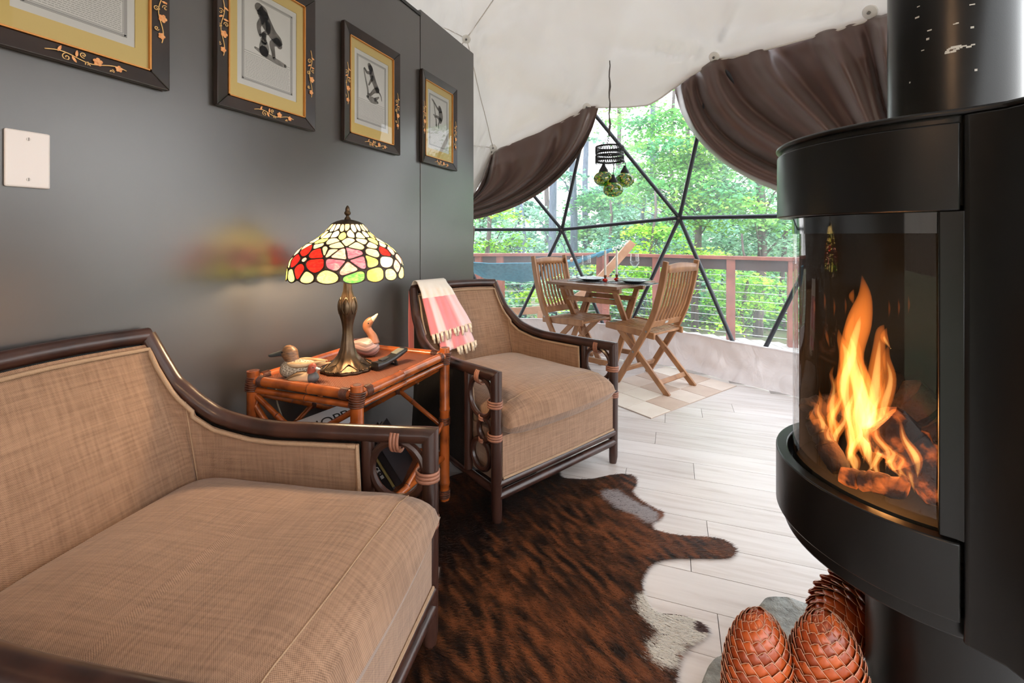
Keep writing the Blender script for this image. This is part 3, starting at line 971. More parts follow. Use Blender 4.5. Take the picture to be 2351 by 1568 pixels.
    def inner(sv, v):
        p = plan(sv)
        yb = max(p.y, -.72) if abs(sv - .5) > .14 else -.70
        yb = lerp(p.y, -.672, min(1, max(0, (-p.y - .5) / .3)))
        xb = p.x * (1.0 if p.y > -.6 else lerp(1, 1.10, min(1, (-p.y - .6) / .22)))
        xb = max(-.345, min(.345, xb))
        n = Vector((-p.x, 0, 0)) if abs(p.x) > .30 else Vector((0, 1, 0))
        ins = .020
        T = p + Vector((-math.copysign(ins, p.x) if abs(p.x) > .272 else 0, ins if p.y < -.7 else 0, -.022))
        B = Vector((xb - math.copysign(.016, xb) * (1 if abs(xb) > .25 else 0), yb + .02, .29))
        q = B.lerp(T, v)
        bul = .012 * math.sin(PI * v)
        if p.y < -.74: q.y += bul
        return q
    def uvc(sv, v):
        p = plan(sv)
        L = (abs(p.y + .2) if sv <= .36 or sv >= .64 else .63) + (0 if sv <= .36 else (CWB / 2 - p.x))
        return (sv * 1.75, v * (p.z - .29))
    def span(a, b_, n, name):
        m = MB()
        m.grid(n, 14, lambda u, v: inner(lerp(a, b_, u), v), lambda u, v: uvc(lerp(a, b_, u), v))
        return m.build(name, FABRIC, t, angle=180)
    span(0, .30, 24, 'arm_panel'); span(.70, 1, 24, 'arm_panel'); span(.30, .70, 40, 'back_panel')
    for a in (.302, .698):
        MB().tube([inner(a, v / 8) + Vector((0, .002, 0)) for v in range(9)], .002, 5).build('seam', PIPING, t)
    MB().tube([inner(.004 + i / 90 * .992, .975) + Vector((-math.copysign(.004, plan(.004 + i / 90 * .992).x) * (1 if abs(plan(.004 + i / 90 * .992).x) > .28 else 0), .004 if plan(.004 + i / 90 * .992).y < -.7 else 0, 0)) for i in range(91)], .0062, 6).build('piping', PIPING, t, angle=180)
    for a in (.004, .996):
        MB().tube([inner(a, v / 8) + Vector((-math.copysign(.003, plan(a).x), .004, 0)) for v in range(9)], .0055, 6).build('piping', PIPING, t)
    def outer(sv, v):
        p = plan(sv)
        B = Vector((p.x * lerp(1.0, 1.14, min(1, max(0, (-p.y - .5) / .3))), lerp(p.y, -.71, min(1, max(0, (-p.y - .5) / .3))), .13))
        if p.y < -.72: B.y = -.73
        return B.lerp(p + Vector((0, 0, -.012)), v)
    MB().grid(70, 10, lambda u, v: outer(u, v)).build('outer_panel', OUTER, t, angle=60)
    return t
near_chair = make_chair('tan upholstered rattan armchair nearest the camera, cushion empty', (-.593, .703, 0), 1.744 + PI)
far_chair = make_chair('tan upholstered rattan armchair with a pink striped throw over its back', (-.525, 1.918, 0), 1.081 + PI)

# ---- striped throw over the far chair's back
THROW, _nt, _b = nmat('pink and cream cotton throw')
_b.inputs['Roughness'].default_value = .9
_b.inputs['Sheen Weight'].default_value = .3
_tc = _nt.nodes.new('ShaderNodeTexCoord'); _sp = _nt.nodes.new('ShaderNodeSeparateXYZ')
_nt.links.new(_tc.outputs['UV'], _sp.inputs[0])
_st = ramp(_nt, _sp.outputs['Y'], [(0, (.72, .16, .16)), (.305, (.72, .16, .16)), (.31, (.82, .74, .64)), (.52, (.82, .74, .64)), (.525, (.72, .20, .22)), (1, (.74, .24, .26))])
_st2 = ramp(_nt, _sp.outputs['X'], [(.0, (.74, .20, .21)), (.16, (.76, .24, .25)), (.2, (.86, .62, .62)), (.34, (.86, .62, .62)), (.38, (.76, .26, .28)), (.68, (.76, .28, .30)), (.78, (.86, .60, .61)), (1, (.86, .56, .57))])
_ifc = _nt.nodes.new('ShaderNodeValToRGB'); _ifc.color_ramp.interpolation = 'CONSTANT'
_ifc.color_ramp.elements[0].position = 0; _ifc.color_ramp.elements[0].color = (1, 1, 1, 1)
_ifc.color_ramp.elements[1].position = .40; _ifc.color_ramp.elements[1].color = (0, 0, 0, 1)
_e = _ifc.color_ramp.elements.new(.60); _e.color = (1, 1, 1, 1)
_nt.links.new(_sp.outputs['Y'], _ifc.inputs[0])
_nt.links.new(mixc(_nt, _ifc.outputs[0], (.84, .77, .68), _st2), _b.inputs['Base Color'])
_vv = mapping(_nt, (260, 260, 1), 'UV')
_ck = _nt.nodes.new('ShaderNodeTexChecker'); _ck.inputs['Scale'].default_value = 1.0
_nt.links.new(_vv, _ck.inputs[0])
bump(_nt, _b, _ck.outputs[1], .25, .002)
FRINGE = mat('cream knotted fringe', (.80, .70, .55), .9)
throw = thing('throw_blanket', 'pink and cream fringed throw hanging over the far armchair corner', 'blanket', far_chair.location, far_chair.rotation_euler.z)
def throw_pt(u, v, off, vend, x0=.262, x1=.075, flare=.05):
    """v 0: hem behind the chair, .45 over the rail, 1: front hem"""
    x = lerp(x0, x1, u)
    yr, zr = -CDB - .022 * (1 - abs(x) / .28), CHB + .004
    fold = .006 * math.sin(u * 17 + 1.3 * v) * (1 if v > .5 else .4) + .005 * mnoise.noise(Vector((u * 5, v * 5, off * 90)))
    if v < .40:
        q = v / .40
        return Vector((x + .01, yr - .034 - off - .01 * math.sin(q * 3), lerp(.40, zr, q))) + Vector((0, -abs(fold), 0))
    if v < .50:
        a = PI * (v - .40) / .10
        return Vector((x, yr - (.030 + off) * math.cos(a), zr + (.030 + off) * math.sin(a)))
    q = (v - .50) / .50
    zf = lerp(zr, vend + .03 * (u - .5), q)
    tt = (CHB - zf) / (CHB - .29)
    yf = lerp(-CDB + .036, -.655, tt) + .018 * math.sin(PI * min(1, tt)) + off
    return Vector((x - flare * q * u * 1.5 - .012 * q, yf + abs(fold) * 1.6 + .012 * q, zf))
outer_l = MB().grid(26, 60, lambda u, v: throw_pt(u, v, .012, .600), lambda u, v: (u, v))
outer_l.build('cloth', THROW, throw, angle=180, solid=.004)
inner_l = MB().grid(22, 30, lambda u, v: throw_pt(lerp(.2, 1.05, u), lerp(.5, 1, v), .003, .500), lambda u, v: (u, lerp(.62, 1, v)))
inner_l.build('under_layer', THROW, throw, angle=180, solid=.003)
frg = random.Random(9)
def fringe(u, off, vend, hh):
    p = throw_pt(u, 1, off, vend)
    m = MB()
    for q in (-.006, .006):
        m.tube([p + Vector((q, 0, .006)), p + Vector((q * .3, .008, -.014)), p + Vector((frg.uniform(-.01, .01), .010, -hh))], [.004, .0065, .003], 6)
    m.sphere(p + Vector((0, .008, -.016)), .0085, 8, 6)
    m.build('tassel', FRINGE, throw, angle=180)
for i in range(10): fringe((i + .5) / 10, .012, .600, frg.uniform(.034, .048))
for i in range(6): fringe(.55 + (i + .5) / 11, .003, .500, frg.uniform(.03, .045))

# ================================================================== BAMBOO SIDE TABLE
TN, TR_, TL, TB = Vector((-.969, 1.14, 0)), Vector((-.955, 1.655, 0)), Vector((-1.405, 1.13, 0)), Vector((-1.395, 1.645, 0))
tab = thing('side_table', 'orange bamboo side table with woven top between the two armchairs', 'side table', (-1.18, 1.39, 0))
to = tab.location.copy()
def tl(p, z): return Vector((p.x - to.x, p.y - to.y, z))
def bamboo(name, p, q, r, nodes=(), m=BAMBOO, parent=tab):
    p, q = Vector(p), Vector(q)
    L = (q - p).length
    pts = []; rr = []
    ks = sorted(set([0, 1] + [n + e for n in nodes for e in (-.012 / L, -.004 / L, .004 / L, .012 / L)]))
    for k in ks:
        pts.append(p.lerp(q, k)); near_n = min([abs(k - n) * L for n in nodes] + [9])
        rr.append(r * (1.10 if near_n < .006 else 1.0))
    o = MB().tube(pts, rr, 14).build(name, m, parent)
    for n in nodes:
        c = p.lerp(q, n); d = (q - p).normalized()
        MB().ring(c, r * 1.04, .0016, ax=d, n=16, m=5).build('node', BAMBOO_D, o)
    return o
def wrap(c, d, r, L, n, name='binding', parent=tab):
    d = Vector(d).normalized(); c = Vector(c)
    a = d.orthogonal().normalized(); b = d.cross(a)
    pts = [c + d * (L * (k / (n * 10) - .5)) + a * (r * math.cos(2 * PI * k / 10)) + b * (r * math.sin(2 * PI * k / 10)) for k in range(n * 10 + 1)]
    return MB().tube(pts, L / n * .43, 5).build(name, BAMBOO_D, parent, angle=180)
for P in (TN, TR_, TL, TB):
    bamboo('post', tl(P, 0), tl(P, .635), .0205, (.12, .60))
    MB().tube([tl(P, .634), tl(P, .6362)], [.013, .012], 14).build('post_hollow', BAMBOO_D, tab)
    wrap(tl(P, .590), (.1, .1, 1), .0225, .05, 7); wrap(tl(P, .03), (0, 0, 1), .0215, .035, 5); wrap(tl(P, .33), (0, .1, 1), .0220, .03, 4)
for a, b in ((TN, TL), (TN, TR_), (TR_, TB), (TL, TB)):
    d = (b - a).normalized()
    bamboo('top_bar', tl(a + d * .018, .603), tl(b - d * .018, .603), .0165, (.42,))
    bamboo('under_bar', tl(a + d * .018, .570), tl(b - d * .018, .570), .0105, (.46,))
    bamboo('low_bar', tl(a + d * .018, .185), tl(b - d * .018, .185), .0125, (.5,))
    wrap(tl(a + d * .045, .603), d, .0180, .030, 8); wrap(tl(b - d * .040, .603), d, .0178, .022, 6)
# crossed braces on the back and sides
for a, b in ((TL, TB), (TR_, TB), (TN, TL)):
    bamboo('brace', tl(a, .30), tl(b, .56), .0095, (.35, .75)); bamboo('brace', tl(a, .56), tl(b, .30), .0095, (.3, .7))
    wrap(tl(a.lerp(b, .5), .43), (b - a), .015, .02, 4)
bamboo('brace', tl(TN, .05), tl(TR_, .335), .0105, (.5,))
bamboo('brace', tl(TN, .53), tl(TN + (TL - TN) * .20, .43), .0105, ())
bamboo('brace', tl(TL, .53), tl(TL + (TN - TL) * .28, .40), .0105, ())
WOVEN, _nt, _b = nmat('woven red cane top')
_b.inputs['Roughness'].default_value = .45
_v = mapping(_nt, (1, 1, 1))
_sp = _nt.nodes.new('ShaderNodeSeparateXYZ'); _nt.links.new(_v, _sp.inputs[0])
_sx = math_node(_nt, 'SINE', math_node(_nt, 'MULTIPLY', _sp.outputs['X'], 760.0)); _sy = math_node(_nt, 'SINE', math_node(_nt, 'MULTIPLY', _sp.outputs['Y'], 980.0))
_pw = math_node(_nt, 'MULTIPLY', _sx, _sy)
_nt.links.new(ramp(_nt, math_node(_nt, 'ADD', math_node(_nt, 'MULTIPLY', _pw, .5), .5), [(.15, (.045, .013, .007)), (.6, (.23, .055, .019)), (1, (.34, .10, .034))]), _b.inputs['Base Color'])
bump(_nt, _b, _pw, .6, .002)
MB().box((0, 0, .598), (.42, .50, .012)).build('woven_top', WOVEN, tab, smooth=False)
MB().box((0, 0, .180), (.42, .50, .010)).build('lower_shelf', WOVEN, tab, smooth=False)
TOPZ = .604

# ================================================================== STAINED GLASS LAMP
LX, LY = -1.193, 1.352
lamp = thing('table_lamp', 'lit stained glass lamp with red and pink flowers on a bronze stem', 'lamp', (LX, LY, TOPZ))
def flute(n, amp, z0, z1):
    return lambda t, z: 1 + (amp * math.cos(n * t) if z0 < z < z1 else 0)
MB().lathe([(.0, 0), (.094, 0), (.096, .004), (.094, .010), (.086, .014), (.070, .022), (.052, .034), (.036, .052), (.026, .078), (.021, .110), (.0180, .135), (.0185, .155), (.022, .178), (.029, .203), (.0335, .224), (.034, .238), (.030, .256), (.022, .273), (.0165, .290), (.0145, .315), (.0150, .352), (.016, .356), (.011, .36), (.008, .37)],
           48, wob=lambda t, z: 1 + (.035 * math.cos(12 * t) if z < .30 else .02 * math.cos(10 * t))).build('stem', BRONZE, lamp, angle=180)
dec = MB()
for k in range(6):
    t0 = 2 * PI * k / 6
    for sgn in (-1, 1):
        pts = []
        for j in range(9):
            q = j / 8
            r = interp(lerp(.268, .206, q), [.203, .224, .238, .256, .273], [.0295, .034, .0345, .0305, .0225]); a = t0 + sgn * (.42 * math.sin(PI * q * .9) + .02)
            pts.append((r * math.cos(a), r * math.sin(a), lerp(.268, .206, q)))
        dec.tube(pts, .0016, 5)
for k in range(8):
    t0 = 2 * PI * k / 8
    for sgn in (-1, 1):
        dec.tube([((lerp(.060, .093, j / 6)) * math.cos(t0 + sgn * .36 * (j / 6) ** .6), (lerp(.060, .093, j / 6)) * math.sin(t0 + sgn * .36 * (j / 6) ** .6), interp(lerp(.060, .093, j / 6), [.05, .07, .086, .096], [.037, .0245, .0165, .011])) for j in range(7)], .0017, 5)
for k in range(28):
    t0 = 2 * PI * k / 28
    dec.sphere((.0905 * math.cos(t0), .0905 * math.sin(t0), .010), (.006, .006, .004), 8, 5)
dec.build('relief', BRONZE, lamp, angle=180)['kind'] = 'stuff'
# shade profile (radius, height above the table)
SH_R, SH_T, SH_B = .206, .540, .345
prof_t = [0, .14, .25, .35, .49, .67, .86, 1.0]
prof_r = [.27, .37, .48, .635, .815, .945, .99, 1.0]
pp = [(interp(t, prof_t, prof_r) * SH_R, lerp(SH_T, SH_B, t)) for t in np.linspace(0, 1, 60)]
arc = [0]
for i in range(1, 60): arc.append(arc[-1] + math.hypot(pp[i][0] - pp[i - 1][0], pp[i][1] - pp[i - 1][1]))
SL = arc[-1]
def shade_pt(th, s, off=0.0):
    s_ = min(max(s, 0), SL)
    r = interp(s_, arc, [p[0] for p in pp]); z = interp(s_, arc, [p[1] for p in pp]) - max(0, s - SL)
    return Vector(((r + off) * math.cos(th), (r + off) * math.sin(th), z))
TH0 = math.atan2(-LY, -LX)                # azimuth towards the camera
XR = .150                                 # flat-pattern scale of the angle
PER = 2 * PI * XR
seeds = []
CRM, LGR, YGR, GRN, RED, DRD, PNK, PUR, WHT, ORG = range(10)
lr = random.Random(21)
def seed(xdeg, s, c, w=0.0): seeds.append((R_(xdeg) * XR, s, c, w))
flowers = []
for k, (fx_, fs_, kind) in enumerate(((-46, .185, 'red'), (0, .187, 'pur'), (56, .182, 'pnk'), (108, .185, 'red'), (160, .183, 'pnk'), (212, .186, 'red'), (262, .184, 'pur'))):
    flowers.append((fx_, fs_))
    seed(fx_, fs_, {'red': PNK, 'pur': LGR, 'pnk': WHT}[kind], -.00062)
    for q in range(5):
        a = 2 * PI * q / 5 + (.5 if kind == 'red' else 0.2)
        rad = .044 if kind == 'red' else (.030 if kind == 'pur' else .036)
        col = {'red': DRD if q == 2 else RED, 'pur': (PUR, PNK, PUR, PNK, PUR)[q], 'pnk': (PNK, PNK, WHT, RED, PNK)[q]}[kind]
        seed(fx_ + math.degrees(rad * math.cos(a) / XR), fs_ + rad * math.sin(a), col, .0002)
def near_flower(x, s, lim): return any(math.hypot(((x - f + 180) % 360 - 180) * PI / 180 * XR, s - fs_) < lim for f, fs_ in flowers)
for k in range(22): seed(k * 360 / 22 + lr.uniform(-3, 3), .014 + .008 * (k % 2), WHT if k % 3 else CRM)
for k in range(20): seed(k * 18 + 9 + lr.uniform(-3, 3), .048 + .012 * (k % 2), (CRM, LGR, WHT, YGR)[k % 4])
for k in range(16): seed(k * 22.5 + lr.uniform(-2, 2), .092, (CRM, CRM, YGR)[k % 3])
for k in range(14): seed(k * 25.7 + 9 + lr.uniform(-3, 3), .122, (CRM, CRM, CRM, LGR)[k % 4])
for k in range(24):
    x = k * 15 + lr.uniform(-3, 3)
    if not near_flower(x, .152, .052): seed(x, .152 + lr.uniform(-.006, .006), (CRM, LGR, CRM, ORG)[k % 4])
for k in range(30):
    x = k * 12 + lr.uniform(-3, 3)
    if not near_flower(x, .195, .055): seed(x, .195 + lr.uniform(-.008, .008), (LGR, CRM, YGR, WHT)[k % 4])
for k in range(17):
    x = k * 360 / 17 + 4 + lr.uniform(-2, 2)
    if not near_flower(x, SL - .016, .048): seed(x, SL - .016, GRN if abs((x + 180) % 360 - 180 - 7) < 9 else (LGR, YGR, LGR, CRM)[k % 4], .0001)
def clip_cell(i):
    xi, si, ci, wi = seeds[i]
    poly = [(xi - .10, 0), (xi + .10, 0), (xi + .10, SL), (xi - .10, SL)]
    for j, (xj, sj, cj, wj) in enumerate(seeds):
        for sh in (-PER, 0, PER):
            if j == i and sh == 0: continue
            X = xj + sh
            if abs(X - xi) > .2: continue
            # power-diagram half plane
            dx, dy = X - xi, sj - si
            k_ = (X * X + sj * sj - wj - xi * xi - si * si + wi) / 2
            out = []
            n = len(poly)
            for q in range(n):
                a, b = poly[q], poly[(q + 1) % n]
                fa, fb = dx * a[0] + dy * a[1] - k_, dx * b[0] + dy * b[1] - k_
                if fa <= 0: out.append(a)
                if (fa < 0 < fb) or (fb < 0 < fa):
                    t = fa / (fa - fb); out.append((lerp(a[0], b[0], t), lerp(a[1], b[1], t)))
            poly = out
            if len(poly) < 3: return []
    return poly
def glass_mat(name, c, c2):
    m, nt, b = nmat(name)
    nt.nodes.remove(b)
    o = nt.nodes['Material Output']
    tr = nt.nodes.new('ShaderNodeBsdfTranslucent'); df = nt.nodes.new('ShaderNodeBsdfDiffuse'); gl = nt.nodes.new('ShaderNodeBsdfGlossy')
    gl.inputs['Roughness'].default_value = .12
    m1 = nt.nodes.new('ShaderNodeMixShader'); m2 = nt.nodes.new('ShaderNodeMixShader')
    c, c2 = [tuple(q * .42 for q in e) for e in (c, c2)]
    cc = ramp(nt, noise_node(nt, mapping(nt, (1, 1, 2.5)), 38, 2, .5, 1.5), [(.4, c), (.68, c2)])
    nt.links.new(cc, tr.inputs[0]); nt.links.new(cc, df.inputs[0])
    m1.inputs[0].default_value = .22; m2.inputs[0].default_value = .04
    nt.links.new(tr.outputs[0], m1.inputs[1]); nt.links.new(df.outputs[0], m1.inputs[2])
    nt.links.new(m1.outputs[0], m2.inputs[1]); nt.links.new(gl.outputs[0], m2.inputs[2])
    nt.links.new(m2.outputs[0], o.inputs[0])
    return m
GL = [glass_mat('cream glass', (.95, .80, .36), (.95, .86, .48)), glass_mat('light green glass', (.62, .82, .28), (.80, .88, .50)), glass_mat('yellow green glass', (.80, .84, .16), (.62, .80, .22)),
      glass_mat('green glass', (.08, .62, .05), (.30, .80, .12)), glass_mat('red glass', (.72, .012, .012), (.85, .03, .02)), glass_mat('dark red glass', (.30, .01, .01), (.42, .02, .02)),
      glass_mat('pink glass', (.80, .30, .32), (.85, .62, .62)), glass_mat('purple glass', (.32, .10, .20), (.50, .22, .34)), glass_mat('white glass', (.95, .88, .56), (.95, .92, .70)), glass_mat('peach glass', (.90, .58, .38), (.92, .80, .60))]
LEAD = mat('dark lead came', (.05, .03, .022), .4, metal=.4)
came = MB()
for i in range(len(seeds)):
    poly = clip_cell(i)
    if len(poly) < 3: continue
    # subdivide edges; edges on the lower rim bulge into a scallop
    pts = []
    n = len(poly)
    for q in range(n):
        a, b = poly[q], poly[(q + 1) % n]
        L = math.hypot(b[0] - a[0], b[1] - a[1])
        m_ = max(1, int(L / .008))
        rim = a[1] > SL - 1e-4 and b[1] > SL - 1e-4
        for j in range(m_):
            t = j / m_
            x, s = lerp(a[0], b[0], t), lerp(a[1], b[1], t)
            if rim: s += .010 * math.sin(PI * t) + 0
            pts.append((x, s))
    cxm = sum(p[0] for p in pts) / len(pts); csm = sum(p[1] for p in pts) / len(pts)
    # rounded inner outline: smooth, then shrink towards the middle
    N_ = len(pts)
    sp_ = pts
    for _ in range(2):
        sp_ = [((sp_[k - 1][0] + 2 * sp_[k][0] + sp_[(k + 1) % N_][0]) / 4, (sp_[k - 1][1] + 2 * sp_[k][1] + sp_[(k + 1) % N_][1]) / 4) for k in range(N_)]
    inn = []
    for (x, s) in sp_:
        d = math.hypot(x - cxm, s - csm)
        f = max(.55, 1 - .0029 / max(d, 1e-4))
        inn.append((cxm + (x - cxm) * f, csm + (s - csm) * f))
    th = lambda x: TH0 + x / XR
    vs = [shade_pt(th(x), s) for x, s in inn] + [shade_pt(th(lerp(cxm, x, .5)), lerp(csm, s, .5)) for x, s in inn] + [shade_pt(th(cxm), csm)]
    fs = [(k, (k + 1) % N_, N_ + (k + 1) % N_, N_ + k) for k in range(N_)] + [(N_ + k, N_ + (k + 1) % N_, 2 * N_) for k in range(N_)]
    MB().add(vs, fs).build('glass_piece', GL[seeds[i][2]], lamp, angle=180)
    vo = [shade_pt(th(x), s, .0012) for x, s in pts] + [shade_pt(th(x), s, .0012) for x, s in inn] + [shade_pt(th(x), s, -.0012) for x, s in pts] + [shade_pt(th(x), s, -.0012) for x, s in inn]
    fo = [(k, (k + 1) % N_, N_ + (k + 1) % N_, N_ + k) for k in range(N_)] + [(2 * N_ + k, 3 * N_ + k, 3 * N_ + (k + 1) % N_, 2 * N_ + (k + 1) % N_) for k in range(N_)]
    fo += [(N_ + k, N_ + (k + 1) % N_, 3 * N_ + (k + 1) % N_, 3 * N_ + k) for k in range(N_)]
    came.add(vo, fo)
came.build('lead_came', LEAD, lamp, angle=180)
MB().lathe([(.0, .556), (.020, .555), (.040, .549), (.052, .543), (.057, .540), (.0575, .536), (.054, .534), (0, .534)], 32).build('shade_cap', BRONZE, lamp)
MB().lathe([(0, .556), (.012, .556), (.010, .562), (.006, .566), (.0055, .570), (.011, .576), (.012, .582), (.008, .588), (.0085, .593), (.007, .600), (.003, .607), (0, .609)], 20).build('finial', BRONZE, lamp)
BULB, _nt, _b = nmat('warm bulb glow')
_b.inputs['Emission Color'].default_value = (1, .82, .55, 1); _b.inputs['Emission Strength'].default_value = 30
for a in (0.4, 0.4 + PI):
    MB().lathe([(0, 0), (.014, .004), (.020, .02), (.018, .036), (.010, .05), (0, .052)], 16, (.035 * math.cos(a), .035 * math.sin(a), .415)).build('bulb', BULB, lamp, angle=180)
    ld = bpy.data.lights.new('lamp_bulb_light', 'POINT'); ld.energy = 8.0; ld.color = (1, .70, .40); ld.shadow_soft_size = .05
    lo = bpy.data.objects.new('lamp_bulb_light', ld); COL.objects.link(lo); lo.parent = lamp; lo.location = (.06 * math.cos(a), .06 * math.sin(a), .40)
CORD = mat('beige cord', (.42, .36, .26), .6)
cordo = MB().tube(smooth_path([(-1.245, 1.30, TOPZ + .004), (-1.40, 1.30, TOPZ + .012), (-1.455, 1.29, .58), (-1.46, 1.27, .5), (-1.462, 1.31, .38), (-1.46, 1.38, .25)], 6), .003, 6).build('lamp_cord', CORD, angle=180)
tag(cordo, 'thin beige lamp cord hanging down the dark wall behind the side table', 'cord')

# ================================================================== THINGS ON AND UNDER THE SIDE TABLE
def blend_body(sections, n=14):
    """sections: (centre, half width (side), half height) along a path -> closed soft body"""
    m = MB(); vs = []; fs = []
    cs_ = smooth_path([s[0] for s in sections], 4); rs_ = smooth_path([(s[1], s[2], 0) for s in sections], 4)
    sections = [(c, max(.0008, r.x), max(.0008, r.y)) for c, r in zip(cs_, rs_)]
    fr = frames([s[0] for s in sections])
    for (p, a, b), s in zip(fr, sections):
        for k in range(n):
            t = 2 * PI * k / n
            vs.append(p + b * (math.cos(t) * s[1]) + a * (math.sin(t) * s[2]))
    for i in range(len(sections) - 1):
        for k in range(n):
            l = (k + 1) % n
            fs.append((i * n + k, i * n + l, (i + 1) * n + l, (i + 1) * n + k))
    fs += [tuple(range(n - 1, -1, -1)), tuple((len(sections) - 1) * n + k for k in range(n))]
    return m.add(vs, fs)
DK_HEAD = mat('brown painted head', (.24, .12, .055), .45, col2=(.10, .05, .028), nscale=60, stretch=(1, 1, 4))
DK_CREAM = mat('cream and brown carved wing', (.62, .45, .28), .5, col2=(.34, .20, .10), nscale=35, stretch=(.5, 1, 3))
DK_BILL = mat('grey bill', (.05, .055, .055), .35)
DK_BILLY = mat('pale yellow bill', (.70, .58, .36), .4)
DK_RED = mat('red brown head', (.30, .06, .035), .45)
DK_GREY = mat('grey breast', (.09, .09, .09), .55)
DK_TAN = mat('light tan flank', (.55, .36, .21), .5)
DK_OLIVE = mat('olive brown back', (.22, .13, .06), .5, col2=(.14, .08, .04), nscale=40)
EYE_M = mat('black glass eye', (.005, .005, .005), .05)
SCALE_M, _nt, _b = nmat('scale patterned breast')
_b.inputs['Roughness'].default_value = .5
_vo = _nt.nodes.new('ShaderNodeTexVoronoi'); _vo.feature = 'DISTANCE_TO_EDGE'; _vo.inputs['Scale'].default_value = 110; _vo.inputs['Randomness'].default_value = .25
_nt.links.new(mapping(_nt, (1, 1, 1.2), rot=(.3, .3, .78)), _vo.inputs['Vector'])
_nt.links.new(ramp(_nt, _vo.outputs['Distance'], [(.06, (.62, .54, .42)), (.16, (.05, .035, .028)), (.32, (.42, .32, .22))]), _b.inputs['Base Color'])
def V3(*a): return Vector(a)
# 1 large duck looking left
dl = onz(697, 872, TOPZ)
d1 = thing('duck_figurine', 'carved duck with scaled breast and long dark bill facing left', 'duck figurine', (dl.x - .02, dl.y + .005, TOPZ), math.atan2(-RT.y, -RT.x) - .15)
# local +x = towards the bill
blend_body([(V3(-.082, 0, .052), .004, .003), (V3(-.070, 0, .050), .014, .008), (V3(-.045, 0, .040), .030, .024), (V3(-.010, 0, .034), .040, .033), (V3(.025, 0, .034), .041, .034), (V3(.050, 0, .037), .034, .030), (V3(.064, 0, .042), .018, .018), (V3(.069, 0, .044), .006, .006)]).build('body', SCALE_M, d1, angle=180)
for s in (-1, 1):
    blend_body([(V3(.03, s * .026, .058), .006, .004), (V3(.0, s * .031, .056), .013, .010), (V3(-.04, s * .026, .058), .011, .008), (V3(-.075, s * .012, .064), .006, .004), (V3(-.098, s * .006, .066), .002, .002)]).build('wing', DK_CREAM, d1, angle=180)
blend_body([(V3(-.06, 0, .052), .018, .008), (V3(-.09, 0, .056), .014, .004), (V3(-.112, 0, .060), .005, .002)]).build('tail', DK_CREAM, d1, angle=180)
hd = blend_body([(V3(.026, 0, .045), .026, .028), (V3(.030, 0, .064), .021, .023), (V3(.036, 0, .078), .023, .026), (V3(.042, 0, .092), .023, .028), (V3(.045, 0, .106), .016, .020), (V3(.046, 0, .114), .006, .008)]).build('head', DK_HEAD, d1, angle=180)
bl = blend_body([(V3(.060, 0, .087), .013, .013), (V3(.080, 0, .083), .012, .010), (V3(.098, 0, .079), .013, .008), (V3(.112, 0, .077), .011, .006), (V3(.119, 0, .076), .005, .003)]).build('bill', DK_BILL, d1, angle=180)
for s in (-1, 1): MB().sphere((.056, s * .0185, .094), .0032, 8, 6).build('eye', EYE_M, hd)
# 2 small red headed duck facing right
dl = onz(706, 877, TOPZ)
d2 = thing('duck_figurine', 'small carved duck with red brown head and grey breast facing right', 'duck figurine', (dl.x, dl.y - .012, TOPZ), math.atan2(RT.y, RT.x) + .05)
blend_body([(V3(-.062, 0, .006), .003, .003), (V3(-.045, 0, .012), .014, .010), (V3(-.02, 0, .018), .022, .017), (V3(.006, 0, .019), .024, .019), (V3(.020, 0, .019), .022, .018)]).build('body', DK_TAN, d2, angle=180)
blend_body([(V3(.018, 0, .019), .0225, .0185), (V3(.032, 0, .020), .020, .018), (V3(.042, 0, .021), .012, .012), (V3(.046, 0, .022), .004, .004)]).build('breast', DK_GREY, d2, angle=180)
blend_body([(V3(.008, 0, .034), .010, .003), (V3(-.018, 0, .033), .020, .006), (V3(-.045, 0, .022), .014, .005), (V3(-.068, 0, .010), .005, .003)]).build('back_feathers', DK_OLIVE, d2, angle=180)
hd = blend_body([(V3(.020, 0, .030), .013, .013), (V3(.022, 0, .042), .0125, .013), (V3(.026, 0, .053), .013, .014), (V3(.029, 0, .062), .008, .009), (V3(.030, 0, .066), .003, .003)]).build('head', DK_RED, d2, angle=180)
blend_body([(V3(.036, 0, .050), .006, .005), (V3(.046, 0, .047), .006, .003), (V3(.052, 0, .046), .003, .002)]).build('bill', mat('pale bill', (.55, .5, .45), .4), d2, angle=180)
for s in (-1, 1): MB().sphere((.032, s * .0115, .055), .002, 8, 6).build('eye', EYE_M, hd)
# 3 tall bird looking up, behind the lamp stem
dl = onz(835, 820, TOPZ)
d3 = thing('duck_figurine', 'tall brown bird figurine with raised yellow bill behind the lamp stem', 'duck figurine', (dl.x, dl.y + .012, TOPZ), math.atan2(RT.y, RT.x) + .15)
G_BODY, _nt, _b = nmat('mauve striped carved body')
_b.inputs['Roughness'].default_value = .4
_wv = _nt.nodes.new('ShaderNodeTexWave'); _wv.wave_type = 'RINGS'; _wv.inputs['Scale'].default_value = 20; _wv.inputs['Distortion'].default_value = 3
_wv.inputs['Detail'].default_value = 1
_nt.links.new(mapping(_nt, (1, 1, 1)), _wv.inputs['Vector'])
_nt.links.new(ramp(_nt, _wv.outputs[0], [(.35, (.20, .13, .12)), (.5, (.55, .36, .32)), (.7, (.36, .22, .20))]), _b.inputs['Base Color'])
blend_body([(V3(-.075, 0, .052), .005, .004), (V3(-.055, 0, .050), .018, .014), (V3(-.025, 0, .044), .034, .030), (V3(.005, 0, .040), .040, .038), (V3(.028, 0, .042), .034, .038), (V3(.044, 0, .047), .020, .026), (V3(.050, 0, .050), .006, .009)]).build('body', G_BODY, d3, angle=180)
G_NECK = mat('warm brown neck', (.34, .13, .06), .35, col2=(.20, .085, .045), nscale=12)
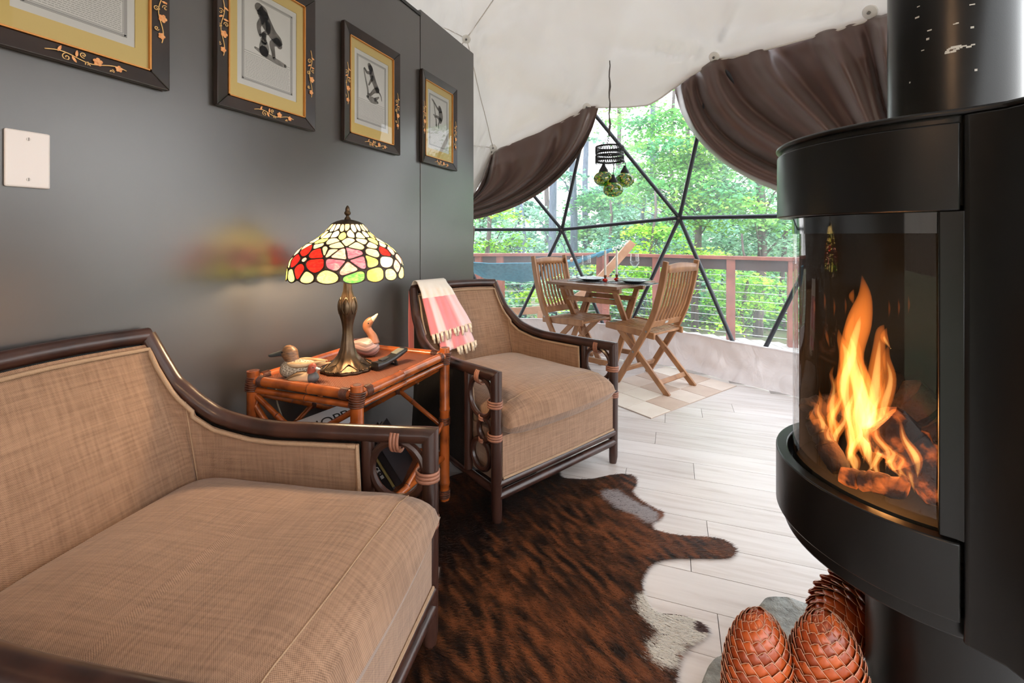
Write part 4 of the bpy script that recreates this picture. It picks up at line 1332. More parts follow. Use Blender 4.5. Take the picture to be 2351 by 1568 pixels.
nk = blend_body([(V3(.030, 0, .055), .024, .026), (V3(.028, 0, .080), .0165, .018), (V3(.016, 0, .100), .0135, .015), (V3(.006, 0, .118), .015, .017), (V3(.008, 0, .134), .0165, .018), (V3(.020, 0, .148), .0135, .015), (V3(.028, 0, .153), .009, .010)]).build('neck', G_NECK, d3, angle=180)
bk = blend_body([(V3(.024, 0, .150), .0105, .0115), (V3(.036, 0, .161), .0075, .0075), (V3(.044, 0, .170), .0045, .0045), (V3(.048, 0, .174), .002, .002)]).build('bill', DK_BILLY, d3, angle=180)
for s in (-1, 1): MB().sphere((.013, s * .0155, .139), .003, 8, 6).build('eye', EYE_M, nk)
# handset
HS = mat('black plastic handset', (.016, .015, .014), .35)
SCR = mat('grey green display', (.20, .20, .165), .25)
hl0, hl1 = onz(862, 838, TOPZ + .02), onz(925, 803, TOPZ + .045)
hs = thing('handset', 'black handset with small grey display propped on the woven table top', 'handset', ((hl0.x + hl1.x) / 2, (hl0.y + hl1.y) / 2, TOPZ), math.atan2(hl1.y - hl0.y, hl1.x - hl0.x))
hb = MB()
secs = [(-.078, .010, .012, .010), (-.075, .020, .016, .016), (-.04, .021, .017, .013), (.0, .021, .025, .011), (.04, .022, .036, .010), (.075, .022, .046, .008), (.080, .018, .048, .005)]
vs = []; fs = []
for x, w, z, t_ in secs:
    for k in range(12):
        a = 2 * PI * k / 12
        sgx, sgz = math.copysign(abs(math.cos(a)) ** .55, math.cos(a)), math.copysign(abs(math.sin(a)) ** .55, math.sin(a))
        vs.append((x, w * sgx, z + t_ * sgz))
for i in range(len(secs) - 1):
    for k in range(12): fs.append((i * 12 + k, i * 12 + (k + 1) % 12, (i + 1) * 12 + (k + 1) % 12, (i + 1) * 12 + k))
fs += [tuple(range(11, -1, -1)), tuple((len(secs) - 1) * 12 + k for k in range(12))]
hb.add(vs, fs).build('body', HS, hs, angle=50)
MB().bar((.020, 0, .0415), (.062, 0, .0520), .030, .003).build('display', SCR, hs)
MB().bar((-.05, 0, .0325), (-.012, 0, .0355), .020, .004).build('keypad', mat('grey keys', (.05, .05, .048), .4), hs)
MB().tube([(.012, -.018, .018), (.018, -.018, .002), (.022, .018, .002), (.012, .018, .018)], .006, 8).build('stand_foot', HS, hs)

# books and papers on the lower shelf
SHZ = .268
BK_W = mat('grey white book cover', (.60, .60, .62), .35)
BK_K = mat('black book cover', (.012, .012, .014), .3)
BK_O = mat('olive book cover', (.22, .17, .06), .45)
PAGES = mat('book pages', (.66, .62, .54), .8)
INK = mat('black ink', (.012, .012, .012), .6)
INKW = mat('white ink', (.75, .75, .72), .6)
def book(label, c, size, rot, m):
    """size: length, depth of cover, thickness; local z is through the thickness"""
    o = thing('book', label, 'book', c, 0, 'books on the bamboo table shelf')
    o.rotation_euler = rot
    L, W, T = size
    MB().box((0, 0, T / 2 - .0015), (L, W, .003)).build('front_cover', m, o, smooth=False)
    MB().box((0, 0, -T / 2 + .0015), (L, W, .003)).build('back_cover', m, o, smooth=False)
    MB().box((-L / 2 + .0015, 0, 0), (.003, W, T)).build('spine', m, o, smooth=False)
    MB().box((.003, 0, 0), (L - .012, W - .008, T - .006)).build('pages', PAGES, o, smooth=False)
    return o
# large pale book lying tilted on the others, its cover up
Bc = Vector((-1.270, 1.430, .440)); ea = Vector((-.077, -.166, -.02)).normalized(); eb = Vector((.225, -.115, -.12))
eb = (eb - ea * eb.dot(ea)).normalized(); en = ea.cross(eb)
def basis(x, y, z, c): return Matrix(((x.x, y.x, z.x, c.x), (x.y, y.y, z.y, c.y), (x.z, y.z, z.z, c.z), (0, 0, 0, 1)))
b1 = book('large grey white book with black capitals on its cover, tilted under the side table', (0, 0, 0), (.235, .19, .018), (0, 0, 0), BK_W)
b1.matrix_world = basis(ea, eb, en, Bc + ea * .1175 + eb * .095 - en * .009)
text('HOPP', .058, INK, b1, Matrix.Translation((-.030, -.040, .0092)) @ Matrix.Rotation(PI, 4, 'Z'), 'title_lettering')
el = RT * .53 + Vector((0, 0, -.85)); et = RT * .85 + Vector((0, 0, .53))
bc = at(850, 1082, 1.60)
off = 0
for m, tx, ik, lb, th_, ln_ in ((BK_K, '', INKW, 'thin black book lowest in the leaning row under the armrest ring', .012, .16), (BK_K, 'FLO   CE · III', INKW, 'black book with white spine capitals leaning under the armrest ring', .022, .20),
                           (BK_O, '', INKW, 'thin olive book leaning behind the black books', .010, .18), (BK_K, '', INKW, 'thick black book uppermost in the leaning row', .026, .19)):
    off += th_ / 2
    o = book(lb, (0, 0, 0), (.17, ln_, th_), (0, 0, 0), m)
    o.matrix_world = basis(FW, -el, et, bc + et * off + FW * .085)
    if tx:
        text(tx, .017, ik, o, Matrix(((0, 0, -1, -.0853), (-1, 0, 0, 0), (0, 1, 0, 0), (0, 0, 0, 1))), 'spine_lettering')
    off += th_ / 2 + .001
# cream wall adapter beside the far chair
ad = thing('power_adapter', 'cream plug adapter on the dark wall behind the side table', 'adapter', (WX, 1.90, .40))
MB().box((.016, 0, 0), (.032, .05, .16)).build('body', mat('cream plastic', (.62, .55, .40), .4), ad, bevel=.006)
MB().box((.036, 0, -.02), (.012, .03, .05)).build('plug', mat('dark plastic', (.05, .05, .05), .4), ad, bevel=.003)

# ================================================================== PICTURES AND SWITCH PLATE
FRAME_M = mat('black brown lacquer frame', (.014, .008, .006), .32, col2=(.026, .014, .010), nscale=10, coat=.1)
GILT = mat('gilt slip', (.62, .27, .07), .35, metal=.4)
MATB = mat('yellow mount board', (.92, .66, .24), .8)
PAPER = mat('old print paper', (.92, .88, .85), .85, col2=(.87, .83, .80), nscale=5)
LINE = mat('grey printed line', (.30, .28, .27), .9)
LINEF = mat('faint printed text', (.52, .49, .47), .9)
BANDG = mat('grey printed border', (.50, .47, .46), .9)
ENGR = mat('engraved grey figure', (.24, .21, .195), .9, col2=(.12, .105, .095), nscale=30)
ENGL = mat('engraved light grey', (.36, .33, .31), .9, col2=(.24, .22, .20), nscale=40)
FLOW = mat('orange painted flower', (.72, .26, .08), .5, col2=(.85, .45, .20), nscale=120)
VINE = mat('gold painted vine', (.74, .46, .17), .45)
GLASS_T, _nt, _b = nmat('picture glass')
_nt.nodes.remove(_b)
_o = _nt.nodes['Material Output']
_tp = _nt.nodes.new('ShaderNodeBsdfTransparent'); _gl = _nt.nodes.new('ShaderNodeBsdfGlossy'); _gl.inputs['Roughness'].default_value = .02
_fr = _nt.nodes.new('ShaderNodeFresnel'); _fr.inputs[0].default_value = 1.45
_mx = _nt.nodes.new('ShaderNodeMixShader')
_nt.links.new(_fr.outputs[0], _mx.inputs[0]); _nt.links.new(_tp.outputs[0], _mx.inputs[1]); _nt.links.new(_gl.outputs[0], _mx.inputs[2]); _nt.links.new(_mx.outputs[0], _o.inputs[0])
PW, PH, PB = .422, .545, .046
def flat_poly(m, pts, x, t=.0006):
    n = len(pts)
    m.add([(x, p[0], p[1]) for p in pts] + [(x + t, p[0], p[1]) for p in pts], [tuple(range(n - 1, -1, -1)), tuple(range(n, 2 * n))] + [(i, (i + 1) % n, n + (i + 1) % n, n + i) for i in range(n)])
def blob(m, path, rad, x, t=.0006):
    """thick 2-D stroke with varying half width, laid flat on the print"""
    P = [Vector((p[0], p[1])) for p in path]
    n = len(P)
    L_, R2 = [], []
    for i in range(n):
        d = (P[min(i + 1, n - 1)] - P[max(i - 1, 0)]).normalized(); q = Vector((-d.y, d.x)) * rad[i]
        L_.append(P[i] + q); R2.append(P[i] - q)
    vs = []; fs = []
    for xx in (x, x + t):
        for i in range(n): vs += [(xx, L_[i].x, L_[i].y), (xx, R2[i].x, R2[i].y)]
    for i in range(n - 1):
        a = 2 * i; b = 2 * n + 2 * i
        fs += [(b, b + 1, b + 3, b + 2), (a, a + 2, a + 3, a + 1), (a, b, b + 2, a + 2), (a + 1, a + 3, b + 3, b + 1)]
    m.add(vs, fs)
    for e, r in ((P[0], rad[0]), (P[-1], rad[-1])):
        if r > .0006: flat_poly(m, [(e.x + r * math.cos(2 * PI * k / 12), e.y + r * math.sin(2 * PI * k / 12)) for k in range(12)], x, t)
def spiral(c, r, turns, a0, sg=1, n=22):
    return [(c[0] + r * (1 - k / n * .85) * math.cos(a0 + sg * turns * 2 * PI * k / n), c[1] + r * (1 - k / n * .85) * math.sin(a0 + sg * turns * 2 * PI * k / n)) for k in range(n + 1)]
def ornament(pic, o_, ang, L, x):
    """vine with leaves, curls and two flowers; o_ start, ang direction in the wall plane"""
    ca, sa = math.cos(ang), math.sin(ang)
    f = lambda a, b: (o_[0] + a * L * ca - b * L * sa, o_[1] + a * L * sa + b * L * ca)
    v = MB()
    def stroke(pts, r): blob(v, [f(*p) for p in pts], [r] * len(pts), x, .0012)
    stroke([(t / 20, .035 * math.sin(t / 20 * 9) - .01) for t in range(0, 21)], .0011)
    for c, r, a0, sg in (((.24, -.045), .055, 1.8, 1), ((.44, .055), .045, -1.4, -1), ((.50, -.075), .045, 1.6, 1), ((.80, -.07), .035, 1.2, -1)):
        stroke(spiral(c, r, 1.25, a0, sg), .0010)
    v.build('painted_vine', VINE, pic, smooth=False)['kind'] = 'stuff'
    w = MB()
    for c, r in (((.62, .015), .062), ((.90, .0), .050)):
        for k in range(5):
            a = 2 * PI * k / 5 + .3
            pc = f(c[0] + r * .62 * math.cos(a), c[1] + r * .62 * math.sin(a))
            flat_poly(w, [(pc[0] + r * L * .42 * math.cos(2 * PI * j / 10), pc[1] + r * L * .42 * math.sin(2 * PI * j / 10)) for j in range(10)], x, .0016)
        pc = f(*c)
        flat_poly(w, [(pc[0] + r * L * .3 * math.cos(2 * PI * j / 10), pc[1] + r * L * .3 * math.sin(2 * PI * j / 10)) for j in range(10)], x, .002)
    for c, a in (((.16, .055), 1.2), ((.36, .05), 1.5), ((.33, -.05), -1.0)):
        p = [f(c[0] + .05 * math.cos(a) * t, c[1] + .05 * math.sin(a) * t) for t in (-1, -.4, .4, 1)]
        blob(w, p, [.0006, .0030, .0026, .0004], x, .0014)
    w.build('painted_flowers', FLOW, pic, smooth=False)['kind'] = 'stuff'
def picture(label, y0, z0, figure):
    pic = thing('framed_picture', label, 'picture', (WX, y0, z0), 0, 'framed animal prints on the dark wall')
    D_ = .026
    # four mitred mouldings
    def mould(corner_pts):
        m = MB()
        (a, b, c, d) = corner_pts        # outer a-b, inner c-d
        vs = [(.004, *a), (.004, *b), (.004, *c), (.004, *d), (D_, *a), (D_, *b), (D_ - .010, *c), (D_ - .010, *d)]
        m.add(vs, [(4, 5, 6, 7), (0, 3, 2, 1), (0, 1, 5, 4), (2, 3, 7, 6), (1, 2, 6, 5), (3, 0, 4, 7)])
        m.build('frame_moulding', FRAME_M, pic, smooth=False, bevel=.003)
    g = .0004
    mould([(0, 0), (PW, 0), (PW - PB, PB), (PB, PB)]); mould([(PW, 0), (PW, PH), (PW - PB, PH - PB), (PW - PB, PB)])
    mould([(PW, PH), (0, PH), (PB, PH - PB), (PW - PB, PH - PB)]); mould([(0, PH), (0, 0), (PB, PB), (PB, PH - PB)])
    s = MB()
    e = PB
    for (a, b, w_, h_) in ((PB, PB, PW - 2 * PB, .004), (PB, PH - PB - .004, PW - 2 * PB, .004), (PB, PB, .004, PH - 2 * PB), (PW - PB - .004, PB, .004, PH - 2 * PB)):
        s.box((.013, a + w_ / 2, b + h_ / 2), (.012, w_, h_))
    s.build('gilt_slip', GILT, pic, smooth=False)
    # mount with window
    ox0, ox1, oz0, oz1 = .083, PW - .083, .100, PH - .090
    mb_ = MB()
    for (a, b, c, d) in ((PB, ox0, PB, PH - PB), (ox1, PW - PB, PB, PH - PB), (ox0, ox1, PB, oz0), (ox0, ox1, oz1, PH - PB)):
        mb_.box((.008, (a + b) / 2, (c + d) / 2), (.003, b - a, d - c))
    mb_.build('mount', MATB, pic, smooth=False)
    pr = MB().box((.0055, PW / 2, PH / 2), (.002, ox1 - ox0 + .01, oz1 - oz0 + .01)).build('print', PAPER, pic, smooth=False)
    X = .0066
    def rect(m, a, b, c, d, w): 
        for (p, q, r_, t_) in ((a, b, c, c + w), (a, b, d - w, d), (a, a + w, c, d), (b - w, b, c, d)):
            flat_poly(m, [(p, r_), (q, r_), (q, t_), (p, t_)], X, .0004)
    L1 = MB(); i0, i1, k0, k1 = ox0 + .028, ox1 - .028, oz0 + .030, oz1 - .030
    bd = MB(); rect(bd, i0 - .007, i1 + .007, k0 - .007, k1 + .007, .005); bd.build('border_band', BANDG, pr, smooth=False)
    rect(L1, i0 - .009, i1 + .009, k0 - .009, k1 + .009, .0010); rect(L1, i0, i1, k0, k1, .0010)
    kz = lerp(k0, k1, .30)
    flat_poly(L1, [(i0, kz), (i1, kz), (i1, kz + .001), (i0, kz + .001)], X, .0004); flat_poly(L1, [(i0, kz + .008), (i1, kz + .008), (i1, kz + .009), (i0, kz + .009)], X, .0004)
    L1.build('ruled_lines', LINE, pr, smooth=False)
    tx = MB(); tr_ = random.Random(int(y0 * 1000))
    rows = 15 if figure is not None else 15
    for r in range(rows):
        zz = lerp(kz - .006, k0 + .006, r / (rows - 1)); y = i0 + .005
        while y < i1 - .008:
            w_ = tr_.uniform(.004, .012); w_ = min(w_, i1 - .005 - y)
            flat_poly(tx, [(y, zz), (y + w_, zz), (y + w_, zz + .0017), (y, zz + .0017)], X, .0003); y += w_ + .002
    tx.build('printed_text', LINEF, pr, smooth=False)
    if figure:
        bb = (i0, i1, kz + .012, k1 - .006)
        f = lambda p: (lerp(bb[0], bb[1], p[0]), lerp(bb[2], bb[3], p[1]))
        sx = (bb[1] - bb[0])
        for mname, mm in (('ground_tone', ENGL), ('animal_figure', ENGR)):
            m = MB()
            for kind, path, rad in figure:
                if (kind == 'g') == (mname == 'ground_tone'):
                    blob(m, smooth_2d([f(p) for p in path]), [r * sx for r in smooth_1d(rad)], X + (.0008 if kind != 'g' else 0), .0008)
            if m.v: m.build(mname, mm, pr, smooth=False)
    ornament(pic, (PW * .33, PB * .48), 0, .17, D_ - .003)
    ornament(pic, (PB * .48, PH * .66), -PI / 2, .19, D_ - .003)
    ornament(pic, (PW - PB * .48, PH * .60), -PI / 2, .19, D_ - .003)
    MB().add([(.0125, PB, PB), (.0125, PW - PB, PB), (.0125, PW - PB, PH - PB), (.0125, PB, PH - PB)], [(0, 1, 2, 3)]).build('glass', GLASS_T, pic, smooth=False)
    return pic
def smooth_2d(p): return [(q.x, q.y) for q in smooth_path([(a, b, 0) for a, b in p], 4)]
def smooth_1d(r): return [q.x for q in smooth_path([(a, 0, 0) for a in r], 4)]
fig2 = [('g', [(.22, .10), (.45, .04), (.70, .0), (.88, -.02)], [.02, .05, .05, .03]), ('g', [(.40, .10), (.41, .20), (.40, .30)], [.10, .10, .07]),
        ('a', [(.30, .90), (.36, .85), (.38, .78)], [.09, .12, .10]), ('a', [(.40, .80), (.46, .66), (.58, .52), (.70, .42), (.74, .34)], [.10, .12, .10, .10, .06]),
        ('a', [(.38, .72), (.30, .58), (.30, .46), (.33, .38)], [.06, .045, .035, .03]), ('a', [(.48, .66), (.48, .52), (.40, .44), (.38, .36)], [.06, .045, .035, .03]),
        ('a', [(.70, .40), (.58, .32), (.60, .16), (.62, .04)], [.08, .06, .04, .03]), ('a', [(.74, .38), (.80, .40)], [.02, .008]), ('a', [(.40, .42), (.40, .32)], [.05, .045])]
fig3 = [('g', [(.32, .10), (.52, .06), (.72, .05)], [.03, .08, .03]), ('g', [(.20, .78), (.26, .55), (.34, .30), (.36, .10)], [.015, .02, .025, .03]), ('g', [(.62, .10), (.76, .20)], [.05, .02]),
        ('a', [(.40, .93), (.44, .87)], [.06, .08]), ('a', [(.46, .86), (.50, .70), (.60, .52), (.70, .38)], [.07, .09, .08, .08]), ('a', [(.46, .76), (.32, .72), (.22, .80)], [.04, .035, .02]),
        ('a', [(.52, .66), (.44, .52), (.38, .42)], [.045, .03, .02]), ('a', [(.70, .38), (.56, .30), (.44, .18), (.34, .18)], [.08, .05, .035, .02]), ('a', [(.74, .36), (.84, .26), (.88, .14)], [.02, .014, .008])]
fig4 = [('g', [(.10, .92), (.22, .80), (.28, .55), (.34, .30), (.36, .12)], [.02, .02, .02, .03, .04]), ('g', [(.20, .44), (.40, .40)], [.02, .02]),
        ('a', [(.54, .76), (.58, .70)], [.06, .08]), ('a', [(.58, .68), (.62, .50), (.58, .34)], [.09, .12, .10]), ('a', [(.52, .66), (.36, .74), (.16, .90)], [.04, .03, .02]),
        ('a', [(.58, .38), (.38, .42), (.26, .38)], [.06, .04, .02]), ('a', [(.56, .34), (.48, .18), (.50, .04)], [.03, .02, .01])]
picture('framed print of handwriting, cut by the top left picture edge', .470, 1.533, None)
picture('framed print of an ape leaning on a stone, second from the left', 1.038, 1.533, fig2)
picture('framed print of an ape holding a stick, third from the left', 1.630, 1.530, fig3)
picture('framed print of a climbing ape with window glare, nearest the wall end', 2.269, 1.529, fig4)
SWP = mat('pinkish white plastic plate', (.74, .69, .68), .3)
sw = thing('switch_plate', 'blank white wall plate with two screws under the first picture', 'wall plate', (WX, .586, 1.282))
MB().box((.004, 0, 0), (.008, .081, .135)).build('plate', SWP, sw, smooth=False, bevel=.004)
for z in (-.048, .048):
    o = MB().tube([(.007, .0, z), (.0092, .0, z)], .0042, 12).build('screw', mat('screw white', (.62, .58, .56), .3), sw)
    MB().box((.0094, 0, z), (.0006, .0012, .0075)).build('slot', mat('screw slot', (.1, .09, .09), .5), o, smooth=False)

# ================================================================== COWHIDE
hide_px = [(1000, 1180), (1030, 1080), (1080, 1040), (1160, 1060), (1230, 1085), (1280, 1082), (1290, 1096), (1350, 1100), (1400, 1091), (1434, 1089), (1456, 1097), (1458, 1112), (1449, 1128), (1464, 1146), (1500, 1168), (1519, 1178), (1512, 1192), (1494, 1201), (1496, 1212),
           (1515, 1221), (1560, 1229), (1620, 1233), (1660, 1241), (1684, 1256), (1684, 1270), (1666, 1280), (1600, 1280), (1540, 1281), (1502, 1289), (1482, 1306), (1470, 1332), (1474, 1360), (1487, 1385), (1512, 1406), (1560, 1412), (1600, 1424), (1618, 1442), (1612, 1458), (1580, 1478), (1560, 1498), (1550, 1530), (1545, 1568), (1530, 1640), (1440, 1720), (1200, 1760), (980, 1700), (900, 1600), (930, 1480), (980, 1400), (995, 1290)]
hide_w = [onz(px, py, .004) for px, py in hide_px]
# extra hide lying under the chairs and table on the wall side
hp2 = [Vector((-1.02, 1.00, 0)), Vector((-1.15, 1.25, 0)), Vector((-1.10, 1.55, 0)), Vector((-1.02, 1.83, 0)), Vector((-.86, 1.98, 0))]
i_cut = 2
outline = [(p.x, p.y) for p in hide_w[3:]] + [(p.x, p.y) for p in hp2]
hrg = np.random.default_rng(4)
oc = np.array(outline)
HIDE_SK = mat('hide leather', (.08, .045, .03), .8)
HC = Vector((float(oc[:, 0].mean()), float(oc[:, 1].mean()), 0))
hide = thing('cowhide_rug', 'brindled brown cowhide rug with white leg patches on the pale floor', 'rug', (HC.x, HC.y, 0))
ol = [(p[0] - HC.x, p[1] - HC.y) for p in smooth_2d(outline + [outline[0]])][:-1]
bmh = bmesh.new()
fv = [bmh.verts.new((p[0], p[1], .0045)) for p in ol]
fh = bmh.faces.new(fv)
bmesh.ops.triangulate(bmh, faces=[fh])
ext = bmesh.ops.extrude_face_region(bmh, geom=list(bmh.faces))
for v in [e for e in ext['geom'] if isinstance(e, bmesh.types.BMVert)]: v.co.z = .0005
bmesh.ops.recalc_face_normals(bmh, faces=bmh.faces)
meh = bpy.data.meshes.new('skin'); bmh.to_mesh(meh); bmh.free()
sko = bpy.data.objects.new('skin', meh); COL.objects.link(sko); sko.parent = hide; meh.materials.append(HIDE_SK)
# fur: short strands combed outwards from the spine, coloured by its own markings and a painted grey sheen
def inside(P, poly):
    x, y = P[:, 0], P[:, 1]
    c = np.zeros(len(P), bool)
    n = len(poly)
    for i in range(n):
        x1, y1 = poly[i]; x2, y2 = poly[i - 1]
        cond = ((y1 > y) != (y2 > y)) & (x < (x2 - x1) * (y - y1) / (y2 - y1 + 1e-12) + x1)
        c ^= cond
    return c
op = np.array(ol)
lo_, hi_ = op.min(0), op.max(0)
cand = hrg.uniform(lo_, hi_, (330000, 2))
cand = cand[inside(cand, ol)]
wp = cand + np.array([HC.x, HC.y])
camd = np.hypot(wp[:, 0], wp[:, 1])
# fewer strands far away
keep = hrg.random(len(cand)) < np.clip(1.5 / (camd + .2), .35, 1)
cand = cand[keep]; wp = wp[keep]
def px_floor(pts): return np.array([[*onz(px, py, 0)[:2]] for px, py in pts])
whites_sheen = [(px_floor([(1400, 1140), (1440, 1165), (1480, 1185)]), .05), (px_floor([(1500, 1395), (1545, 1430), (1590, 1445)]), .062), (px_floor([(1478, 1372), (1500, 1400)]), .022), (px_floor([(1530, 1475), (1515, 1500)]), .045)]  # first line is the fur's grey sheen, painted in; the rest white patches
def segdist(P, line):
    d = np.full(len(P), 9.0)
    for a, b in zip(line[:-1], line[1:]):
        t = np.clip(((P - a) @ (b - a)) / ((b - a) @ (b - a)), 0, 1)
        d = np.minimum(d, np.linalg.norm(P - a - t[:, None] * (b - a), axis=1))
    return d
spine = px_floor([(960, 1250), (1120, 1190), (1240, 1080)])
FDIR = np.array([PLK.x, PLK.y]) * -1.0
dirv = np.array([[.75, -.55]]) + .0 * wp
# comb field: mostly towards +x (away from the wall), bending towards the camera end
flow = np.stack([np.full(len(wp), .82), -.25 - .55 * np.clip((1.45 - wp[:, 1]) / .8, -1, 1)], 1)
nz = np.array([mnoise.noise(Vector((a * 2.3, b * 2.3, 0))) for a, b in wp]); nz2 = np.array([mnoise.noise(Vector((a * 2.3, b * 2.3, 9))) for a, b in wp])
flow += np.stack([nz, nz2], 1) * .55
flow /= np.linalg.norm(flow, axis=1, keepdims=True)
al = (wp * flow).sum(1); ac = wp[:, 0] * -flow[:, 1] + wp[:, 1] * flow[:, 0]
br1 = np.array([mnoise.noise(Vector((a * 13, c * 48, 3))) for a, c in zip(wp[:, 0] * .8 - wp[:, 1] * .6, wp[:, 0] * .6 + wp[:, 1] * .8)])
br2 = np.array([mnoise.noise(Vector((a * 3, b * 3, 5))) for a, b in wp])
dsp = segdist(wp, spine)
val = br1 * .95 + br2 * .35 + hrg.normal(0, .16, len(wp)) - .55 * np.exp(-(dsp / .16) ** 2) + .02
t = np.clip(val * 1.1 + .45, 0, 1)[:, None]
cA, cB, cC = np.array([.012, .008, .007]), np.array([.11, .040, .018]), np.array([.28, .092, .034])
colr = np.where(t < .5, cA + (cB - cA) * t * 2, cB + (cC - cB) * (t - .5) * 2)
for line, w_ in whites_sheen:
    d = segdist(wp, line) + hrg.normal(0, .006, len(wp)) + .018 * br1
    m = np.clip((w_ - d) / .012, 0, 1)[:, None]
    wc = np.array([.86, .83, .77]) if line is not whites_sheen[0][0] else np.array([.50, .45, .45])
    colr = colr * (1 - m) + wc * m
legd = segdist(wp, px_floor([(1600, 1440), (1614, 1442)]))
colr = np.where((legd < .018)[:, None], np.array([.10, .05, .045]), colr)
ln = hrg.uniform(.012, .024, (len(wp), 1))
jit = flow + hrg.normal(0, .22, flow.shape); jit /= np.linalg.norm(jit, axis=1, keepdims=True)
sd = np.stack([-jit[:, 1], jit[:, 0]], 1) * hrg.uniform(.0008, .0014, (len(wp), 1))
zt_ = hrg.uniform(.006, .011, (len(wp), 1))
b0 = np.c_[cand - sd, np.full(len(cand), .004)]; b1_ = np.c_[cand + sd, np.full(len(cand), .004)]; tp_ = np.c_[cand + jit * ln, zt_]
FUR, _nt, _b = nmat('glossy cow hair')
_a = _nt.nodes.new('ShaderNodeAttribute'); _a.attribute_name = 'Col'
_nt.links.new(_a.outputs['Color'], _b.inputs['Base Color'])
_b.inputs['Roughness'].default_value = .45; _b.inputs['Specular IOR Level'].default_value = .35
Vh = np.stack([b0, b1_, tp_], 1).reshape(-1, 3)
fo = pcol_mesh('fur', Vh, np.arange(len(Vh)).reshape(-1, 3), np.repeat(colr, 3, 0), FUR, hide)
fo['kind'] = 'stuff'
# under-coat: a coloured skin close to the fur so that no gaps show
SKU = mat('under coat', (.05, .022, .013), .9)
meh.materials.clear(); meh.materials.append(SKU)

# ================================================================== TILE MAT UNDER THE DINING TABLE
m0 = Vector((-.227, 2.846, 0)); e1 = Vector((.532, .847, 0)); e2 = Vector((-.847, .532, 0))
tm = thing('tile_mat', 'beige chequered tile mat under the dining table', 'mat', (m0.x, m0.y, 0))
TB_ = mat('mat backing', (.42, .33, .27), .8)
L1_, L2_ = 1.0, .60
MB().prism([(0, 0), tuple((e1 * L1_).xy), tuple((e1 * L1_ + e2 * L2_).xy), tuple((e2 * L2_).xy)], .0005, .004).build('backing', TB_, tm, smooth=False)
tiles_m = [mat('pale beige tile', (.66, .54, .45), .5, col2=(.60, .48, .40), nscale=9), mat('warm beige tile', (.55, .41, .32), .5, col2=(.50, .36, .28), nscale=9), mat('cream tile', (.72, .63, .54), .5, col2=(.68, .58, .49), nscale=9)]
trg = random.Random(2)
nx, ny = 5, 3
for i in range(nx):
    for j in range(ny):
        a, b = e1 * (L1_ / nx * (i + .5)), e2 * (L2_ / ny * (j + .5))
        o = MB().box((0, 0, 0), (L1_ / nx - .005, L2_ / ny - .005, .003)).build('tile', tiles_m[(i + j) % 2 if trg.random() < .7 else 2], tm, smooth=False, bevel=.0008)
        o.location = a + b + Vector((0, 0, .0052)); o.rotation_euler = (0, 0, math.atan2(e1.y, e1.x))

# ================================================================== STOVE
SX, SY = .4566, 1.195
stove = thing('wood_stove', 'black pedestal wood stove with curved glass door and flue pipe', 'stove', (SX, SY, 0))
A0 = R_(77)
def arcp(r, a0=-A0, a1=A0, n=40): return [(-r * math.cos(lerp(a0, a1, k / n)), r * math.sin(lerp(a0, a1, k / n))) for k in range(n + 1)]
back = [(-.02, .291), (.003, .335), (.36, .335), (.36, -.335), (.003, -.335), (-.02, -.291)]
def ext(name, poly, z0, z1, m=STOVE, bevel=.004):
    return MB().prism(poly[::-1], z0, z1).build(name, m, stove, angle=30, bevel=bevel)
r_ = .272
def band(name, r0, r1, z0, z1, m=STOVE, a=A0, bevel=.003):
    return ext(name, arcp(r1, -a, a) + arcp(r0, -a, a)[::-1], z0, z1, m, bevel)
ext('top_plate', arcp(.274) + [(-.058, .268)] + [(-.02, .291), (.003, .335), (.36, .335), (.36, -.335), (.003, -.335), (-.02, -.291)] + [(-.058, -.268)], 1.292, 1.302)
band('top_band', .250, .272, 1.140, 1.281)
ext('top_core', arcp(.262) + [(.2, .25), (.2, -.25)], 1.150, 1.2925, STOVE, 0)
hs_poly = lambda s: [(-.058, s * .262), (-.055, s * .268), (-.02, s * .291), (.003, s * .335), (.36, s * .335), (.36, s * .20), (.10, s * .20), (.02, s * .225), (-.03, s * .235)]
for s in (-1, 1):
    pl = hs_poly(s)
    MB().prism(pl if s < 0 else pl[::-1], .455, 1.292).build('side_housing', STOVE, stove, angle=30, bevel=.004, weld=True)
    MB().prism([(-.056, s * .2655), (-.063, s * .262), (-.085, s * .2555), (-.078, s * .235), (-.045, s * .245)][::s], .615, 1.14).build('door_stile', STOVE, stove, angle=30, bevel=.002, weld=True)
ext('rear_wall', [(.34, -.30), (.36, -.30), (.36, .30), (.34, .30)], .455, 1.292)
CHROME = mat('dark mirror steel', (.10, .10, .10), .06, metal=1.0)
band('mirror_strip', .236, .242, 1.104, 1.150, CHROME, R_(74), 0)
band('lower_ring', .250, .274, .486, .612)
ext('ring_floor', arcp(.252) + [(.10, .22), (.10, -.22)], .500, .560, STOVE, 0)
ext('lower_tray', arcp(.258) + [(.20, .24), (.20, -.24)], .452, .486)
MB().lathe([(.138, .0), (.138, .44), (.160, .453), (0, .453)], 48, (.035, 0, 0), caps=False).build('pedestal', STOVE, stove)
pipe = MB().lathe([(.10, 1.30), (.10, 3.4)], 48, (.035, 0, 0), caps=False).build('flue_pipe', STOVE, stove)
MB().lathe([(.10, 1.30), (.112, 1.30), (.112, 1.308), (.10, 1.310)], 48, (.035, 0, 0), caps=False).build('pipe_collar', STOVE, stove)
SCR_M = mat('pale scratch', (.55, .55, .53), .5)
sc = MB(); srg = random.Random(6)
cam_a = math.atan2(-SY, -(SX + .035))
